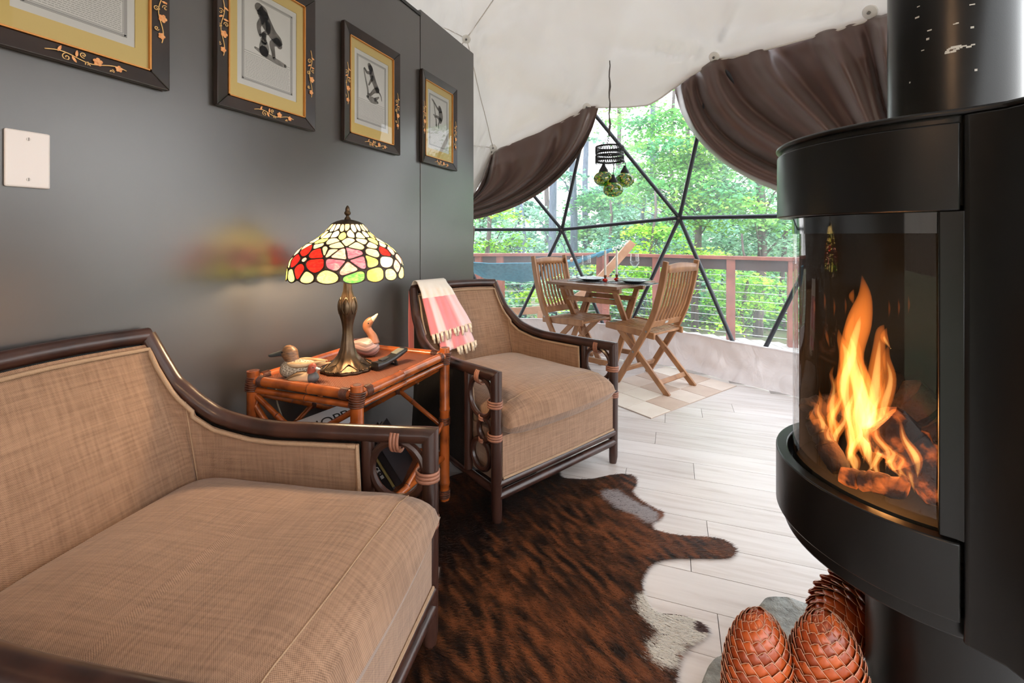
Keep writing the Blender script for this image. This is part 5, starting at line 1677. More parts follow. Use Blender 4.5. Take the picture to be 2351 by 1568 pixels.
for k in range(26):
    a = cam_a + srg.uniform(-.9, .7); z = srg.uniform(1.40, 1.72)
    w_ = srg.uniform(.002, .008) if k > 6 else srg.uniform(.01, .022)
    if k <= 6: z = 1.452 + srg.uniform(-.010, .006); a = cam_a + srg.uniform(0, .28)
    hh = srg.uniform(.0008, .0022)
    q = [(.1003 * math.cos(a + e * w_ / .1), .1003 * math.sin(a + e * w_ / .1)) for e in (-.5, .5)]
    sc.add([(q[0][0] + .035, q[0][1], z - hh), (q[1][0] + .035, q[1][1], z - hh), (q[1][0] + .035, q[1][1], z + hh), (q[0][0] + .035, q[0][1], z + hh)], [(0, 1, 2, 3)])
sc.build('scratches', SCR_M, pipe, smooth=False)['kind'] = 'stuff'
# firebox lining
FB = mat('soot black lining', (.012, .011, .010), .8)
fb = MB()
lin = [(-.229 * math.cos(R_(a)), .229 * math.sin(R_(a))) for a in range(18, 78, 6)] + [(-.05, .225), (.06, .20), (.12, .13), (.14, 0), (.12, -.13), (.06, -.20), (-.05, -.225)]
fb.add([(p[0], p[1], .56) for p in lin] + [(p[0], p[1], 1.15) for p in lin], [(i, i + 1, len(lin) + i + 1, len(lin) + i) for i in range(len(lin) - 1)])
fb.build('firebox_lining', FB, stove)
ext('firebox_floor', arcp(.232) + [(.12, .16), (.12, -.16)], .56, .585, FB, 0)
GLASSF, _nt, _b = nmat('stove door glass')
_nt.nodes.remove(_b)
_o = _nt.nodes['Material Output']
_tp = _nt.nodes.new('ShaderNodeBsdfTransparent'); _tp.inputs[0].default_value = (.90, .90, .90, 1)
_gl = _nt.nodes.new('ShaderNodeBsdfGlossy'); _gl.inputs['Roughness'].default_value = .015; _gl.inputs[0].default_value = (.85, .85, .85, 1)
_fr = _nt.nodes.new('ShaderNodeLayerWeight'); _fr.inputs[0].default_value = .5
_mx = _nt.nodes.new('ShaderNodeMixShader')
_nt.links.new(math_node(_nt, 'ADD', math_node(_nt, 'MULTIPLY', math_node(_nt, 'POWER', _fr.outputs['Facing'], 3.0), .45), .035), _mx.inputs[0]); _nt.links.new(_tp.outputs[0], _mx.inputs[1]); _nt.links.new(_gl.outputs[0], _mx.inputs[2]); _nt.links.new(_mx.outputs[0], _o.inputs[0])
gm = MB()
ap = arcp(.240, -R_(74), R_(74), 60)
gm.add([(p[0], p[1], .56) for p in ap] + [(p[0], p[1], 1.104) for p in ap], [(i, i + 1, 61 + i + 1, 61 + i) for i in range(60)])
gm.build('door_glass', GLASSF, stove, angle=180)
# glossy enamel border low on the glass
gb = MB()
ap = arcp(.2385, -R_(74), R_(74), 60)
gb.add([(p[0], p[1], .555) for p in ap] + [(p[0], p[1], .612) for p in ap], [(i, i + 1, 61 + i + 1, 61 + i) for i in range(60)])
gb.build('glass_border', mat('dark enamel border', (.035, .036, .032), .12), stove, angle=180)

# logs and flames
CHAR = mat('charred log', (.014, .009, .007), .9, col2=(.045, .018, .010), nscale=22, bscale=40, bstr=.8, bdist=.01)
EMBER, _nt, _b = nmat('glowing ember log')
_b.inputs['Roughness'].default_value = .9
_n = noise_node(_nt, mapping(_nt, (1, 1, 1)), 26, 4)
_nt.links.new(ramp(_nt, _n, [(.4, (.03, .010, .006)), (.7, (.14, .045, .02))]), _b.inputs['Base Color'])
_nt.links.new(ramp(_nt, _n, [(.52, (0, 0, 0)), (.85, (1.0, .20, .03))]), _b.inputs['Emission Color'])
_b.inputs['Emission Strength'].default_value = 1.2
bump(_nt, _b, _n, .8, .01)
def log(label, p, q, r, m):
    p, q = Vector(p), Vector(q)
    c = (p + q) / 2
    o = MB()
    n = 14
    pts = [p.lerp(q, k / n) - c + Vector((.004 * mnoise.noise(Vector((k * .6, r * 99, 1))), .004 * mnoise.noise(Vector((k * .6, r * 99, 5))), .004 * mnoise.noise(Vector((k * .6, r * 99, 9))))) for k in range(n + 1)]
    o.tube(pts, [r * (1 + .22 * mnoise.noise(Vector((k * .9, r * 70, 2)))) * (.75 if k in (0, n) else 1) for k in range(n + 1)], 11)
    ob = o.build('fire_log', m, angle=35)
    ob.location = c
    return tag(ob, label, 'log', 'burning logs in the stove')
log('long charred log rising behind the flames', at(1930, 965, .98), at(2060, 865, 1.02), .022, CHAR)
log('thick charred log at the right of the fire', at(2070, 900, .98), at(2240, 1030, .92), .042, CHAR)
log('glowing split log at the lower right of the fire', at(2010, 960, .90), at(2185, 1130, .82), .045, EMBER)
log('small charred log at the left of the fire', at(1868, 968, .97), at(1930, 1080, .90), .020, CHAR)
log('dark log end at the far left of the fire', at(1855, 940, 1.02), at(1920, 930, 1.02), .026, CHAR)
log('ember log at the foot of the flames', at(1930, 1090, .88), at(2080, 1125, .80), .018, EMBER)
def flame_mat(name, c, s):
    m = bpy.data.materials.new(name); m.use_nodes = True
    nt = m.node_tree; nt.nodes.clear()
    o = nt.nodes.new('ShaderNodeOutputMaterial'); e = nt.nodes.new('ShaderNodeEmission')
    e.inputs[0].default_value = (*c, 1); e.inputs[1].default_value = s
    nt.links.new(e.outputs[0], o.inputs['Volume'])
    return m
FL_O = flame_mat('orange flame', (1.0, .23, .03), 38)
FL_Y = flame_mat('yellow flame core', (1.0, .56, .15), 85)
fire_o = at(1985, 1090, .90)
fire = thing('fire', 'orange and yellow flames burning behind the curved stove glass', 'fire', fire_o)
frand = random.Random(8)
def tongue(path, rad, D, core=True, flat=.6):
    pts = smooth_path([at(px, py, D) - fire_o for px, py in path], 5)
    rad = [rad[0] * .12] + list(rad[1:])
    rr = smooth_1d_k([r * .62 / 1045 * D for r in rad], 5)
    MB().tube(pts, [max(r, .0004) for r in rr], 12, flat=flat).build('flame_tongue', FL_O, fire, angle=180)
    if core:
        n = int(len(pts) * .72)
        MB().tube(pts[:n], [max(.0004, r * .58 * math.sqrt(max(0, 1 - (k / (n - 1)) ** 2))) for k, r in enumerate(rr[:n])], 10, flat=flat).build('flame_core', FL_Y, fire, angle=180)
def smooth_1d_k(r, k): return [q.x for q in smooth_path([(a, 0, 0) for a in r], k)]
tongue([(2000, 1075), (1985, 1000), (1975, 900), (1955, 820), (1972, 740), (1985, 680), (1979, 632)], [20, 42, 46, 38, 40, 22, 1], .900)
tongue([(1995, 1060), (2000, 960), (2010, 880), (2018, 800), (2022, 760), (2030, 745)], [16, 28, 30, 20, 14, 1], .885)
tongue([(1960, 1000), (1940, 900), (1945, 820), (1930, 780), (1925, 755)], [12, 24, 26, 12, 1], .93)
tongue([(1925, 1010), (1910, 940), (1915, 890), (1908, 860), (1915, 840)], [14, 16, 9, 6, 1], .935, True)
tongue([(1890, 1000), (1872, 970), (1862, 950), (1868, 938)], [10, 12, 8, 1], .95, False)
tongue([(1990, 1090), (2020, 1040), (2040, 990), (2035, 940), (2045, 915)], [14, 20, 18, 10, 1], .865)
tongue([(2060, 1110), (2075, 1060), (2085, 1020), (2070, 985)], [12, 14, 9, 1], .845)
tongue([(2100, 1130), (2090, 1085), (2100, 1055), (2096, 1030)], [12, 13, 8, 1], .83)
tongue([(1960, 1100), (1965, 1060), (1950, 1030), (1955, 1000)], [12, 16, 10, 1], .875)
tongue([(2030, 1110), (2010, 1075), (2015, 1045), (2000, 1020)], [12, 14, 9, 1], .86)
tongue([(1880, 1010), (1890, 975), (1878, 945), (1884, 915), (1880, 895)], [8, 15, 12, 7, 1], .94)
tongue([(2010, 1000), (2030, 930), (2045, 870), (2035, 820), (2042, 790)], [10, 20, 18, 12, 1], .88)
tongue([(1945, 960), (1935, 880), (1960, 810), (1950, 760), (1962, 715)], [10, 22, 24, 14, 1], .915)
tongue([(1905, 1080), (1910, 1050), (1900, 1030)], [6, 8, 1], .91, False)
tongue([(2045, 800), (2030, 775), (2036, 752)], [4, 14, 1], .90, True)
tongue([(1905, 800), (1899, 775), (1896, 757)], [2, 5, 1], .92, False)
tongue([(1960, 700), (1955, 680), (1960, 664)], [3, 9, 1], .92, False)
for k in range(34):
    bx = frand.gauss(1985, 45) if k < 22 else frand.uniform(1880, 2110)
    by = 1060 + (bx - 1985) * .22 + frand.uniform(-70, 40)
    hgt = frand.uniform(60, 150) + max(0, 170 - abs(bx - 1975) * 2.2) * frand.uniform(.3, 1.0)
    dr = (1975 - bx) * .35 + frand.gauss(0, 14); wv = frand.uniform(6, 16) * frand.choice((-1, 1))
    tongue([(bx, by), (bx + dr * .2 + wv, by - hgt * .3), (bx + dr * .5 - wv * .6, by - hgt * .6), (bx + dr * .8 + wv * .4, by - hgt * .85), (bx + dr, by - hgt)],
           [6, frand.uniform(11, 20), frand.uniform(9, 16), frand.uniform(4, 8), .6], frand.uniform(.86, .94) - (bx - 1985) * .0006, frand.random() < .7, frand.uniform(.4, .9))
for px in (1868, 1892, 1914, 1940, 2040, 2062, 2085):
    y = frand.uniform(675, 700)
    tongue([(px, y + 35), (px + 2, y + 12), (px, y - 10)], [2, 3.5, .5], .99, False)
for i, (px, py, D, en) in enumerate(((1985, 960, .90, 5.0), (2040, 1060, .86, 3.0))):
    ld = bpy.data.lights.new('fire_glow', 'POINT'); ld.energy = en * .6; ld.color = (1, .42, .12); ld.shadow_soft_size = .05
    lo = bpy.data.objects.new('fire_glow', ld); COL.objects.link(lo); lo.parent = fire; lo.location = at(px, py, D) - fire_o

# ---- hearth stones and giant pine cones
STONE, _nt, _b = nmat('rough grey stone')
_b.inputs['Roughness'].default_value = .9
_n = noise_node(_nt, mapping(_nt, (1, 1, 1)), 24, 6, .65)
_nt.links.new(ramp(_nt, _n, [(.3, (.16, .165, .155)), (.55, (.33, .34, .32)), (.75, (.50, .50, .48))]), _b.inputs['Base Color'])
bump(_nt, _b, _n, .9, .02)
def stone(label, px_pts, h):
    P = [onz(px, py, 0) for px, py in px_pts]
    c = sum(P, Vector()) / len(P)
    ring_ = smooth_path([p - c for p in P] + [P[0] - c], 6)[:-1]
    m = MB(); n = len(ring_)
    vs = []; fs = []
    for q, (sc_, z) in enumerate(((1.0, 0), (1.01, h * .5), (.97, h * .85), (.90, h), (.55, h * 1.02), (.2, h * 1.0))):
        for k, p in enumerate(ring_):
            e = 1 + .045 * mnoise.noise(Vector((p.x * 16, p.y * 16, z * 40 + q)))
            vs.append((p.x * sc_ * e, p.y * sc_ * e, z + (.006 * mnoise.noise(Vector((p.x * 30 * sc_, p.y * 30 * sc_, q))) if q > 1 else 0)))
    for q in range(5):
        for k in range(n): fs.append((q * n + k, q * n + (k + 1) % n, (q + 1) * n + (k + 1) % n, (q + 1) * n + k))
    fs.append(tuple(5 * n + k for k in range(n)))
    o = m.add(vs, fs).build('hearth_stone', STONE, angle=60); o.location = (c.x, c.y, 0)
    return tag(o, label, 'stone', 'grey stones round the stove foot')
stone('grey rough stone under the left pine cone', [(1600, 1620), (1622, 1560), (1650, 1530), (1700, 1520), (1760, 1540), (1800, 1620), (1780, 1720), (1660, 1730)], .035)
stone('grey rough stone between the pine cones and the stove foot', [(1740, 1410), (1765, 1392), (1810, 1394), (1850, 1410), (1900, 1440), (1980, 1480), (1990, 1560), (1860, 1560), (1790, 1500)], .035)
CONE_M, _nt, _b = nmat('glossy red brown cone scale')
_b.inputs['Roughness'].default_value = .30
_b.inputs['Coat Weight'].default_value = .3
_oi = _nt.nodes.new('ShaderNodeObjectInfo')
_nt.links.new(ramp(_nt, _oi.outputs['Random'], [(0, (.26, .040, .010)), (.5, (.38, .062, .012)), (1, (.52, .10, .02))]), _b.inputs['Base Color'])
CONE_E = mat('pale scale edge', (.62, .34, .22), .4)
CORE_M = mat('cone core', (.07, .022, .012), .8)
def scale_mesh():
    """a single bract: cupped diamond, base at the origin, +y up the cone, +z outwards; raised pale rim"""
    m = MB()
    rows = [(-.55, .36, 0), (-.1, .66, .10), (.3, .60, .17), (.58, .32, .19), (.78, .08, .16)]
    vs = []; fs = []
    for y, w, z in rows:
        for x in (-1, -.5, 0, .5, 1): vs.append((x * w, y - .10 * x * x * (1 if y > 0 else 0), z - .22 * x * x * w))
    for i in range(4):
        for j in range(4): fs.append((i * 5 + j, i * 5 + j + 1, (i + 1) * 5 + j + 1, (i + 1) * 5 + j))
    m.add(vs, fs)
    me = bpy.data.meshes.new('scale')
    me.from_pydata(m.v, [], m.f)
    me.polygons.foreach_set('use_smooth', [True] * len(me.polygons))
    me.materials.append(CONE_M)
    return me
def rim_mesh():
    m = MB()
    m.tube([(-.66, -.20, .0), (-.63, .08, .02), (-.50, .34, .09), (-.18, .67, .17), (0, .78, .16), (.18, .67, .17), (.50, .34, .09), (.63, .08, .02), (.66, -.20, .0)], .017, 5)
    me = bpy.data.meshes.new('scale_rim'); me.from_pydata(m.v, [], m.f); me.materials.append(CONE_E)
    return me
SCALE_ME, RIM_ME = scale_mesh(), rim_mesh()
def pine_cone(label, base, axis, L, R, n, open_=.25, s0=1.0, scale_w=.05):
    axis = Vector(axis).normalized()
    q = Vector((0, 0, 1)).rotation_difference(axis)
    t = thing('pine_cone', label, 'pine cone', base, 0, 'giant pine cones at the stove foot')
    t.rotation_mode = 'QUATERNION'; t.rotation_quaternion = q
    pf = lambda u: R * math.sqrt(max(.03, 1 - ((u - .38) / .635) ** 2))
    MB().lathe([(0, 0)] + [(pf(k / 12) * .86, L * k / 12) for k in range(13)] + [(0, L * 1.01)], 20).build('core', CORE_M, t)
    MB().sphere((0, 0, L * .985), (R * .30, R * .30, R * .22), 12, 8).build('tip', CONE_M, t, angle=180)
    GA = PI * (3 - math.sqrt(5))
    for k in range(n):
        u = (k + .5) / n
        u = u ** .95
        r = pf(u); a = k * GA
        e = .02
        slope = (pf(min(1, u + e)) - pf(max(0, u - e))) / (2 * e * L)
        up = Vector((slope * math.cos(a), slope * math.sin(a), 1)).normalized()
        out = Vector((math.cos(a), math.sin(a), -slope)).normalized()
        up = (up + out * open_ * (1 - .8 * max(0, u - .6) / .4)).normalized(); out = (out - up * out.dot(up)).normalized()
        sd_ = up.cross(out)
        s = scale_w * (.55 + .45 * min(1, r / R)) * s0
        M = Matrix(((sd_.x * s, up.x * s, out.x * s, r * .94 * math.cos(a)), (sd_.y * s, up.y * s, out.y * s, r * .94 * math.sin(a)), (sd_.z * s, up.z * s, out.z * s, L * u), (0, 0, 0, 1)))
        o = bpy.data.objects.new('scale', SCALE_ME); COL.objects.link(o); o.parent = t; o.matrix_local = M
        e_ = bpy.data.objects.new('scale_rim', RIM_ME); COL.objects.link(e_); e_.parent = o
    return t
c1 = onz(1742, 1640, .04)
pine_cone('red brown pine cone standing leftmost on the grey stone', at(1742, 1690, .97), (.02, .03, 1), .250, .068, 240, .20, 1, .037)
pine_cone('red brown pine cone standing in the middle, nearest the stove foot', at(1896, 1700, .93), (.02, .03, 1), .245, .067, 240, .26, 1, .037)
pine_cone('spiny open pine cone lying behind, half hidden by the stove foot', at(2040, 1372, 1.14), (at(1840, 1455, 1.08) - at(2040, 1372, 1.14)), .215, .072, 220, .85, 1, .034)

# ================================================================== DINING SET
def cw(x, D, z=0): 
    p = cxy(x, D); return Vector((p[0], p[1], z))
def dining_chair(label, rear_mid, ang):
    """ang: heading of the sitter from the camera axis; local +y forwards"""
    yaw = math.atan2(FW.y, FW.x) - PI / 2 - R_(ang)
    t = thing('folding_chair', label, 'chair', rear_mid, yaw, 'slatted wooden folding chairs at the dining table')
    hw = .20
    up = Vector((0, 0, 1))
    for s in (-1, 1):
        x = s * hw
        # back upright, bending below the seat to the front foot
        pth = [(x, .42, .0), (x, .345, .12), (x, .235, .30), (x, .145, .45), (x, .085, .58), (x, .035, .75), (x, .0, .925)]
        sp_ = smooth_path(pth, 4)
        m = MB(); vs = []; fs = []
        for i, p in enumerate(sp_):
            d = (sp_[min(i + 1, len(sp_) - 1)] - sp_[max(i - 1, 0)]).normalized()
            n_ = Vector((0, d.z, -d.y)); hw_ = .0225 if i < len(sp_) - 2 else .019
            vs += [p + Vector((-.011, 0, 0)) - n_ * hw_, p + Vector((.011, 0, 0)) - n_ * hw_, p + Vector((.011, 0, 0)) + n_ * hw_, p + Vector((-.011, 0, 0)) + n_ * hw_]
        for i in range(len(sp_) - 1):
            for k in range(4): fs.append((i * 4 + k, i * 4 + (k + 1) % 4, i * 4 + 4 + (k + 1) % 4, i * 4 + 4 + k))
        fs += [(3, 2, 1, 0), tuple(len(vs) - 4 + k for k in range(4))]
        m.add(vs, fs).build('back_upright', TEAK, t, angle=30, bevel=.004)
        xi = s * (hw - .032)
        MB().bar((xi, .0, .0), (xi, .24, .235), .020, .040).build('rear_leg', TEAK, t, bevel=.003)
        MB().bar((xi, .24, .235), (xi, .415, .40), .020, .040).build('rear_leg_top', TEAK, t, bevel=.003)
        MB().bar((s * (hw - .020), .10, .395), (s * (hw - .020), .53, .418), .020, .048).build('seat_side', TEAK, t, bevel=.006)
        o = MB().tube([(s * (hw + .010), .26, .262), (s * (hw + .014), .26, .262)], .008, 12).build('pivot_bolt', BOLT, t)
        MB().tube([(s * (hw + .010), .150, .425), (s * (hw + .014), .150, .425)], .007, 12).build('pivot_bolt', BOLT, t)
    MB().bar((-hw + .03, .345, .115), (hw - .03, .345, .115), .018, .038, up=(0, -.5, 1)).build('front_stretcher', TEAK, t, bevel=.003)
    MB().bar((-hw + .04, .075, .075), (hw - .04, .075, .075), .018, .034, up=(0, .7, 1)).build('rear_stretcher', TEAK, t, bevel=.003)
    # seat slats running front to back between two rails
    MB().bar((-hw + .03, .505, .418), (hw - .03, .505, .418), .045, .018).build('seat_front_rail', TEAK, t, bevel=.004)
    MB().bar((-hw + .03, .140, .404), (hw - .03, .140, .404), .045, .018).build('seat_rear_rail', TEAK, t, bevel=.004)
    for k in range(9):
        x = lerp(-hw + .048, hw - .048, k / 8)
        MB().bar((x, .150, .409), (x, .500, .423), .024, .014).build('seat_slat', TEAK, t, bevel=.002)
    # back slats and rails
    def bk(z): return interp(z, [.45, .58, .75, .925], [.145, .085, .035, .0])
    MB().bar((-hw + .01, bk(.475), .475), (hw - .01, bk(.475), .475), .020, .050, up=(0, -.42, 1)).build('back_lower_rail', TEAK, t, bevel=.003)
    tr_ = MB()
    tr_.grid(12, 1, lambda u, v: (lerp(-hw + .01, hw - .01, u), bk(.875) - .010 + .0 * v, lerp(.845, .895 + .016 * math.sin(PI * u), v)))
    tr_.build('back_top_rail', TEAK, t, angle=180, solid=.020)
    for k in range(9):
        x = lerp(-hw + .038, hw - .038, k / 8)
        MB().tube([(x, bk(.49), .49), (x, bk(.60) - .003, .60), (x, bk(.74) - .003, .74), (x, bk(.855), .855)], .0095, 8).build('back_slat', TEAK, t)
    MB().box((0, bk(.475) - .0115, .475), (.035, .003, .018), Matrix.Rotation(.4, 3, 'X')).build('maker_plate', mat('small grey plate', (.45, .45, .44), .4), t)
    return t
dining_chair('slatted wooden folding chair on the near side of the dining table', cw(1.20, 3.213), -39)
dining_chair('slatted wooden folding chair on the far side of the table by the hammock', cw(.33, 4.05), 138)

tq1 = Vector((math.sin(R_(42)), math.cos(R_(42)))); tq2 = Vector((-math.sin(R_(48)), math.cos(R_(48))))
tc_ = (.775 + .33 * (tq1.x + tq2.x), 3.365 + .33 * (tq1.y + tq2.y))
tloc = cw(*tc_)
d1_ = RT * tq1.x + FW * tq1.y
dt = thing('dining_table', 'square slatted folding dining table laid for two by the window', 'table', tloc, math.atan2(d1_.y, d1_.x))
TZ = .72
hb_ = .33
for s in (-1, 1):
    MB().box((s * (hb_ - .03), 0, TZ - .011), (.06, 2 * hb_, .022)).build('frame_board', TEAK_D, dt, bevel=.003)
    MB().box((0, s * (hb_ - .03), TZ - .011), (2 * hb_ - .122, .06, .022)).build('frame_board', TEAK_D, dt, bevel=.003)
for k in range(8):
    y = lerp(-hb_ + .095, hb_ - .095, k / 7)
    MB().box((0, y, TZ - .010), (2 * hb_ - .12, .060, .016)).build('top_slat', TEAK_D, dt, bevel=.002)
for s in (-1, 1):
    MB().box((s * .20, 0, TZ - .045), (.045, .58, .045)).build('bearer', TEAK, dt, bevel=.006)
    y = s * .235
    MB().bar((.24, y + s * .012, 0), (-.22, y + s * .012, TZ - .04), .022, .045, up=(0, 1, 0)).build('leg', TEAK, dt, bevel=.003)
    MB().bar((-.24, y - s * .012, 0), (.22, y - s * .012, TZ - .04), .022, .045, up=(0, 1, 0)).build('leg', TEAK, dt, bevel=.003)
    MB().bar((.06, y - s * .034, .42), (.15, y - s * .034, .565), .020, .040, up=(0, 1, 0)).build('locking_bar', TEAK, dt, bevel=.003)
    MB().bar((s * .215, -.24, .055 + .05), (s * .215, .24, .055 + .05), .02, .04).build('stretcher', TEAK, dt, bevel=.003)
    MB().bar((s * .15, -.24, .575), (s * .15, .24, .575), .02, .04).build('stretcher', TEAK, dt, bevel=.003)

PLATE = mat('dark grey glazed plate', (.055, .06, .075), .2, spec=.6)
MATW, _nt, _b = nmat('black and white woven placemat')
_ck = _nt.nodes.new('ShaderNodeTexChecker'); _ck.inputs['Scale'].default_value = 130
_ck.inputs[1].default_value = (.55, .55, .55, 1); _ck.inputs[2].default_value = (.03, .03, .03, 1)
_nt.links.new(mapping(_nt), _ck.inputs[0]); _nt.links.new(_ck.outputs[0], _b.inputs['Base Color'])
STEEL = mat('dark steel cutlery', (.10, .10, .11), .25, metal=.9)
def tpos(px, py): return onz(px, py, TZ)
settings = []
for nm, px, py, yawd in (('far', 1358, 645.5, 0), ('near', 1455, 650.5, 0)):
    p = tpos(px, py)
    pm = thing('placemat', {'far': 'woven placemat under the plate on the hammock side of the table', 'near': 'woven placemat under the plate on the near chair side of the table'}[nm], 'placemat', (p.x, p.y, TZ), dt.rotation_euler.z, 'woven placemats')
    MB().box((0, 0, .0015), (.24, .33, .003)).build('mat', MATW, pm, smooth=False)
    MB().ring((0, 0, 0), .001, .001).v
    pl = MB().lathe([(0, .0), (.062, 0), (.066, .004), (.100, .017), (.131, .024), (.1325, .026), (.130, .027), (.098, .021), (.062, .008), (0, .007)], 40).build('dinner_plate', PLATE, angle=60)
    pl.location = (p.x, p.y, TZ + .003)
    tag(pl, {'far': 'dark grey dinner plate on the hammock side of the table', 'near': 'dark grey dinner plate on the near chair side of the table'}[nm], 'plate', 'dark dinner plates')
    ax = Vector((math.cos(dt.rotation_euler.z + PI / 2), math.sin(dt.rotation_euler.z + PI / 2), 0))
    for s, nm2 in ((-1, 'knife'), (1, 'fork')):
        cu = thing(nm2, 'dark steel %s beside the plate on the %s' % (nm2, {'far': 'hammock side', 'near': 'near chair side'}[nm]), nm2, Vector((p.x, p.y, TZ + .0035)) + ax * (s * .150), dt.rotation_euler.z)
        MB().bar((-.10, 0, .003), (.01, 0, .003), .012, .004).build('handle', STEEL, cu, bevel=.0015)
        if nm2 == 'knife': MB().bar((.01, 0, .003), (.11, .002, .003), .016, .002).build('blade', STEEL, cu)
        else:
            f_ = MB().bar((.01, 0, .003), (.06, 0, .003), .010, .003)
            for q in (-.008, -.003, .003, .008): f_.bar((.06, q, .003), (.10, q, .003), .003, .0025)
            f_.build('tines', STEEL, cu)
GLASSW, _nt, _b = nmat('clear wine glass')
_nt.nodes.remove(_b)
_o = _nt.nodes['Material Output']
_tp = _nt.nodes.new('ShaderNodeBsdfTransparent'); _tp.inputs[0].default_value = (.93, .95, .96, 1)
_gl = _nt.nodes.new('ShaderNodeBsdfGlossy'); _gl.inputs['Roughness'].default_value = .03
_lw0 = _nt.nodes.new('ShaderNodeLayerWeight'); _lw0.inputs[0].default_value = .5
_mx = _nt.nodes.new('ShaderNodeMixShader')
_nt.links.new(math_node(_nt, 'ADD', math_node(_nt, 'MULTIPLY', math_node(_nt, 'POWER', _lw0.outputs['Facing'], 3.0), .6), .04), _mx.inputs[0]); _nt.links.new(_tp.outputs[0], _mx.inputs[1]); _nt.links.new(_gl.outputs[0], _mx.inputs[2]); _nt.links.new(_mx.outputs[0], _o.inputs[0])
for lb, px, py in (('empty wine glass left of the candles, in front of the hammock', 1346.5, 647), ('empty wine glass right of the candles, behind the near plate', 1457, 641)):
    p = tpos(px, py)
    w_ = thing('wine_glass', lb, 'wine glass', (p.x, p.y, TZ), 0, 'stemmed wine glasses')
    MB().lathe([(0, .0), (.035, .0), (.035, .0015), (.010, .005), (.004, .010), (0, .011)], 28).build('foot', GLASSW, w_)
    MB().tube([(0, 0, .008), (0, 0, .05), (0, 0, .10)], [.0045, .0032, .0045], 12, caps=False).build('stem', GLASSW, w_)
    MB().lathe([(.001, .098), (.012, .104), (.036, .135), (.0405, .147), (.040, .160), (.034, .220), (.0328, .220), (.0388, .160), (.0393, .147), (.035, .136), (.011, .106), (.0005, .101)], 32, caps=False).build('bowl', GLASSW, w_)
REDG, _nt, _b = nmat('red glass holder')
_b.inputs['Base Color'].default_value = (.75, .03, .02, 1); _b.inputs['Roughness'].default_value = .06; _b.inputs['Transmission Weight'].default_value = .55
BRS = mat('dark copper cup', (.22, .09, .05), .35, metal=.8)
WAX = mat('ivory candle wax', (.66, .62, .56), .5)
for lb, px, py in (('ivory candle in a red glass holder, left of the pair', 1389.5, 649), ('ivory candle in a red glass holder, right of the pair', 1416, 647)):
    p = tpos(px, py)
    c_ = thing('candlestick', lb, 'candlestick', (p.x, p.y, TZ), .4, 'red glass candlesticks')
    MB().lathe([(0, 0), (.018, 0), (.018, .003), (.008, .005), (0, .006)], 20).build('base', BRS, c_)
    MB().lathe([(0, .004), (.010, .006), (.0245, .020), (.013, .034), (0, .036)], 6).build('red_glass', REDG, c_, angle=20)
    MB().lathe([(.006, .033), (.0085, .040), (.0115, .046), (.0115, .062), (.009, .062), (0, .060)], 16).build('cup', BRS, c_)
    cd = MB().lathe([(0, .058), (.0092, .058), (.0088, .255), (.005, .262), (0, .262)], 16).build('candle', WAX, c_)
    MB().tube([(0, 0, .262), (.001, 0, .272), (0, .002, .283)], .0013, 6).build('wick', BLACK_TRIM, cd)

# ================================================================== HANGING MOSAIC LAMP
az_, el_ = azel(onsphere(1399, 140, DOME_R - .10))
anchor = canvas_pt(az_, el_)
Dp = Vector((anchor.x, anchor.y, 0)).dot(FW)
hl_ = thing('pendant_lamp', 'hanging lamp with pierced dark ring and three green mosaic globes', 'pendant lamp', (anchor.x, anchor.y, 0))
def zz(py): return CAM_H + (541 - py) / 1045 * Dp
IRON = mat('pierced dark metal', (.014, .013, .016), .45, metal=.4)
ROPE = mat('dark wrapped cord', (.10, .085, .08), .8)
k_ = Dp / 1045
rp_ = [(0, 0, anchor.z)] + [(.004 * math.sin(i * 1.7), .003 * math.cos(i * 2.1), lerp(anchor.z, zz(308), i / 14)) for i in range(1, 15)]
MB().tube(rp_, [.004, .004, .005, .0045, .006, .008, .006, .0045, .005, .0075, .005, .006, .0075, .009, .007], 8).build('cord', ROPE, hl_, angle=180)
ztop, zbot = zz(338), zz(371)
RR = 32 * k_
for z in (ztop, lerp(ztop, zbot, .42), lerp(ztop, zbot, .62), zbot + .006):
    MB().lathe([(RR, z - .007), (RR + .002, z), (RR, z + .007), (RR - .003, z)], 48, caps=False).build('hoop', IRON, hl_)
for z0, z1 in ((lerp(ztop, zbot, .42), ztop), (zbot + .006, lerp(ztop, zbot, .62))):
    lat = MB()
    for k in range(40):
        a0, a1 = 2 * PI * k / 40, 2 * PI * (k + 1) / 40
        for p, q in ((a0, a1), (a1, a0)):
            lat.tube([(RR * math.cos(p), RR * math.sin(p), z0), (RR * math.cos(q), RR * math.sin(q), z1)], .0024, 4)
    lat.build('lattice', IRON, hl_, angle=180)
drip = MB()
for k in range(44): drip.ring((RR * math.cos(2 * PI * k / 44), RR * math.sin(2 * PI * k / 44), zbot - .006), .007, .002, ax=(math.cos(2 * PI * k / 44), math.sin(2 * PI * k / 44), 0), n=8, m=4)
drip.build('filigree_edge', IRON, hl_, angle=180)
chn = MB()
for k in range(3):
    a = 2 * PI * k / 3 + 2.6
    p, q = Vector((0, 0, zz(308))), Vector((RR * math.cos(a), RR * math.sin(a), ztop))
    for j in range(9): chn.ring(p.lerp(q, (j + .5) / 9), .008, .002, ax=(1, 0, .3) if j % 2 else (0, 1, .2), n=8, m=4)
chn.build('chain', IRON, hl_, angle=180)
MOS, _nt, _b = nmat('green mosaic glass')
_nt.nodes.remove(_b)
_o = _nt.nodes['Material Output']
_vo = _nt.nodes.new('ShaderNodeTexVoronoi'); _vo.inputs['Scale'].default_value = 62; _nt.links.new(mapping(_nt), _vo.inputs['Vector'])
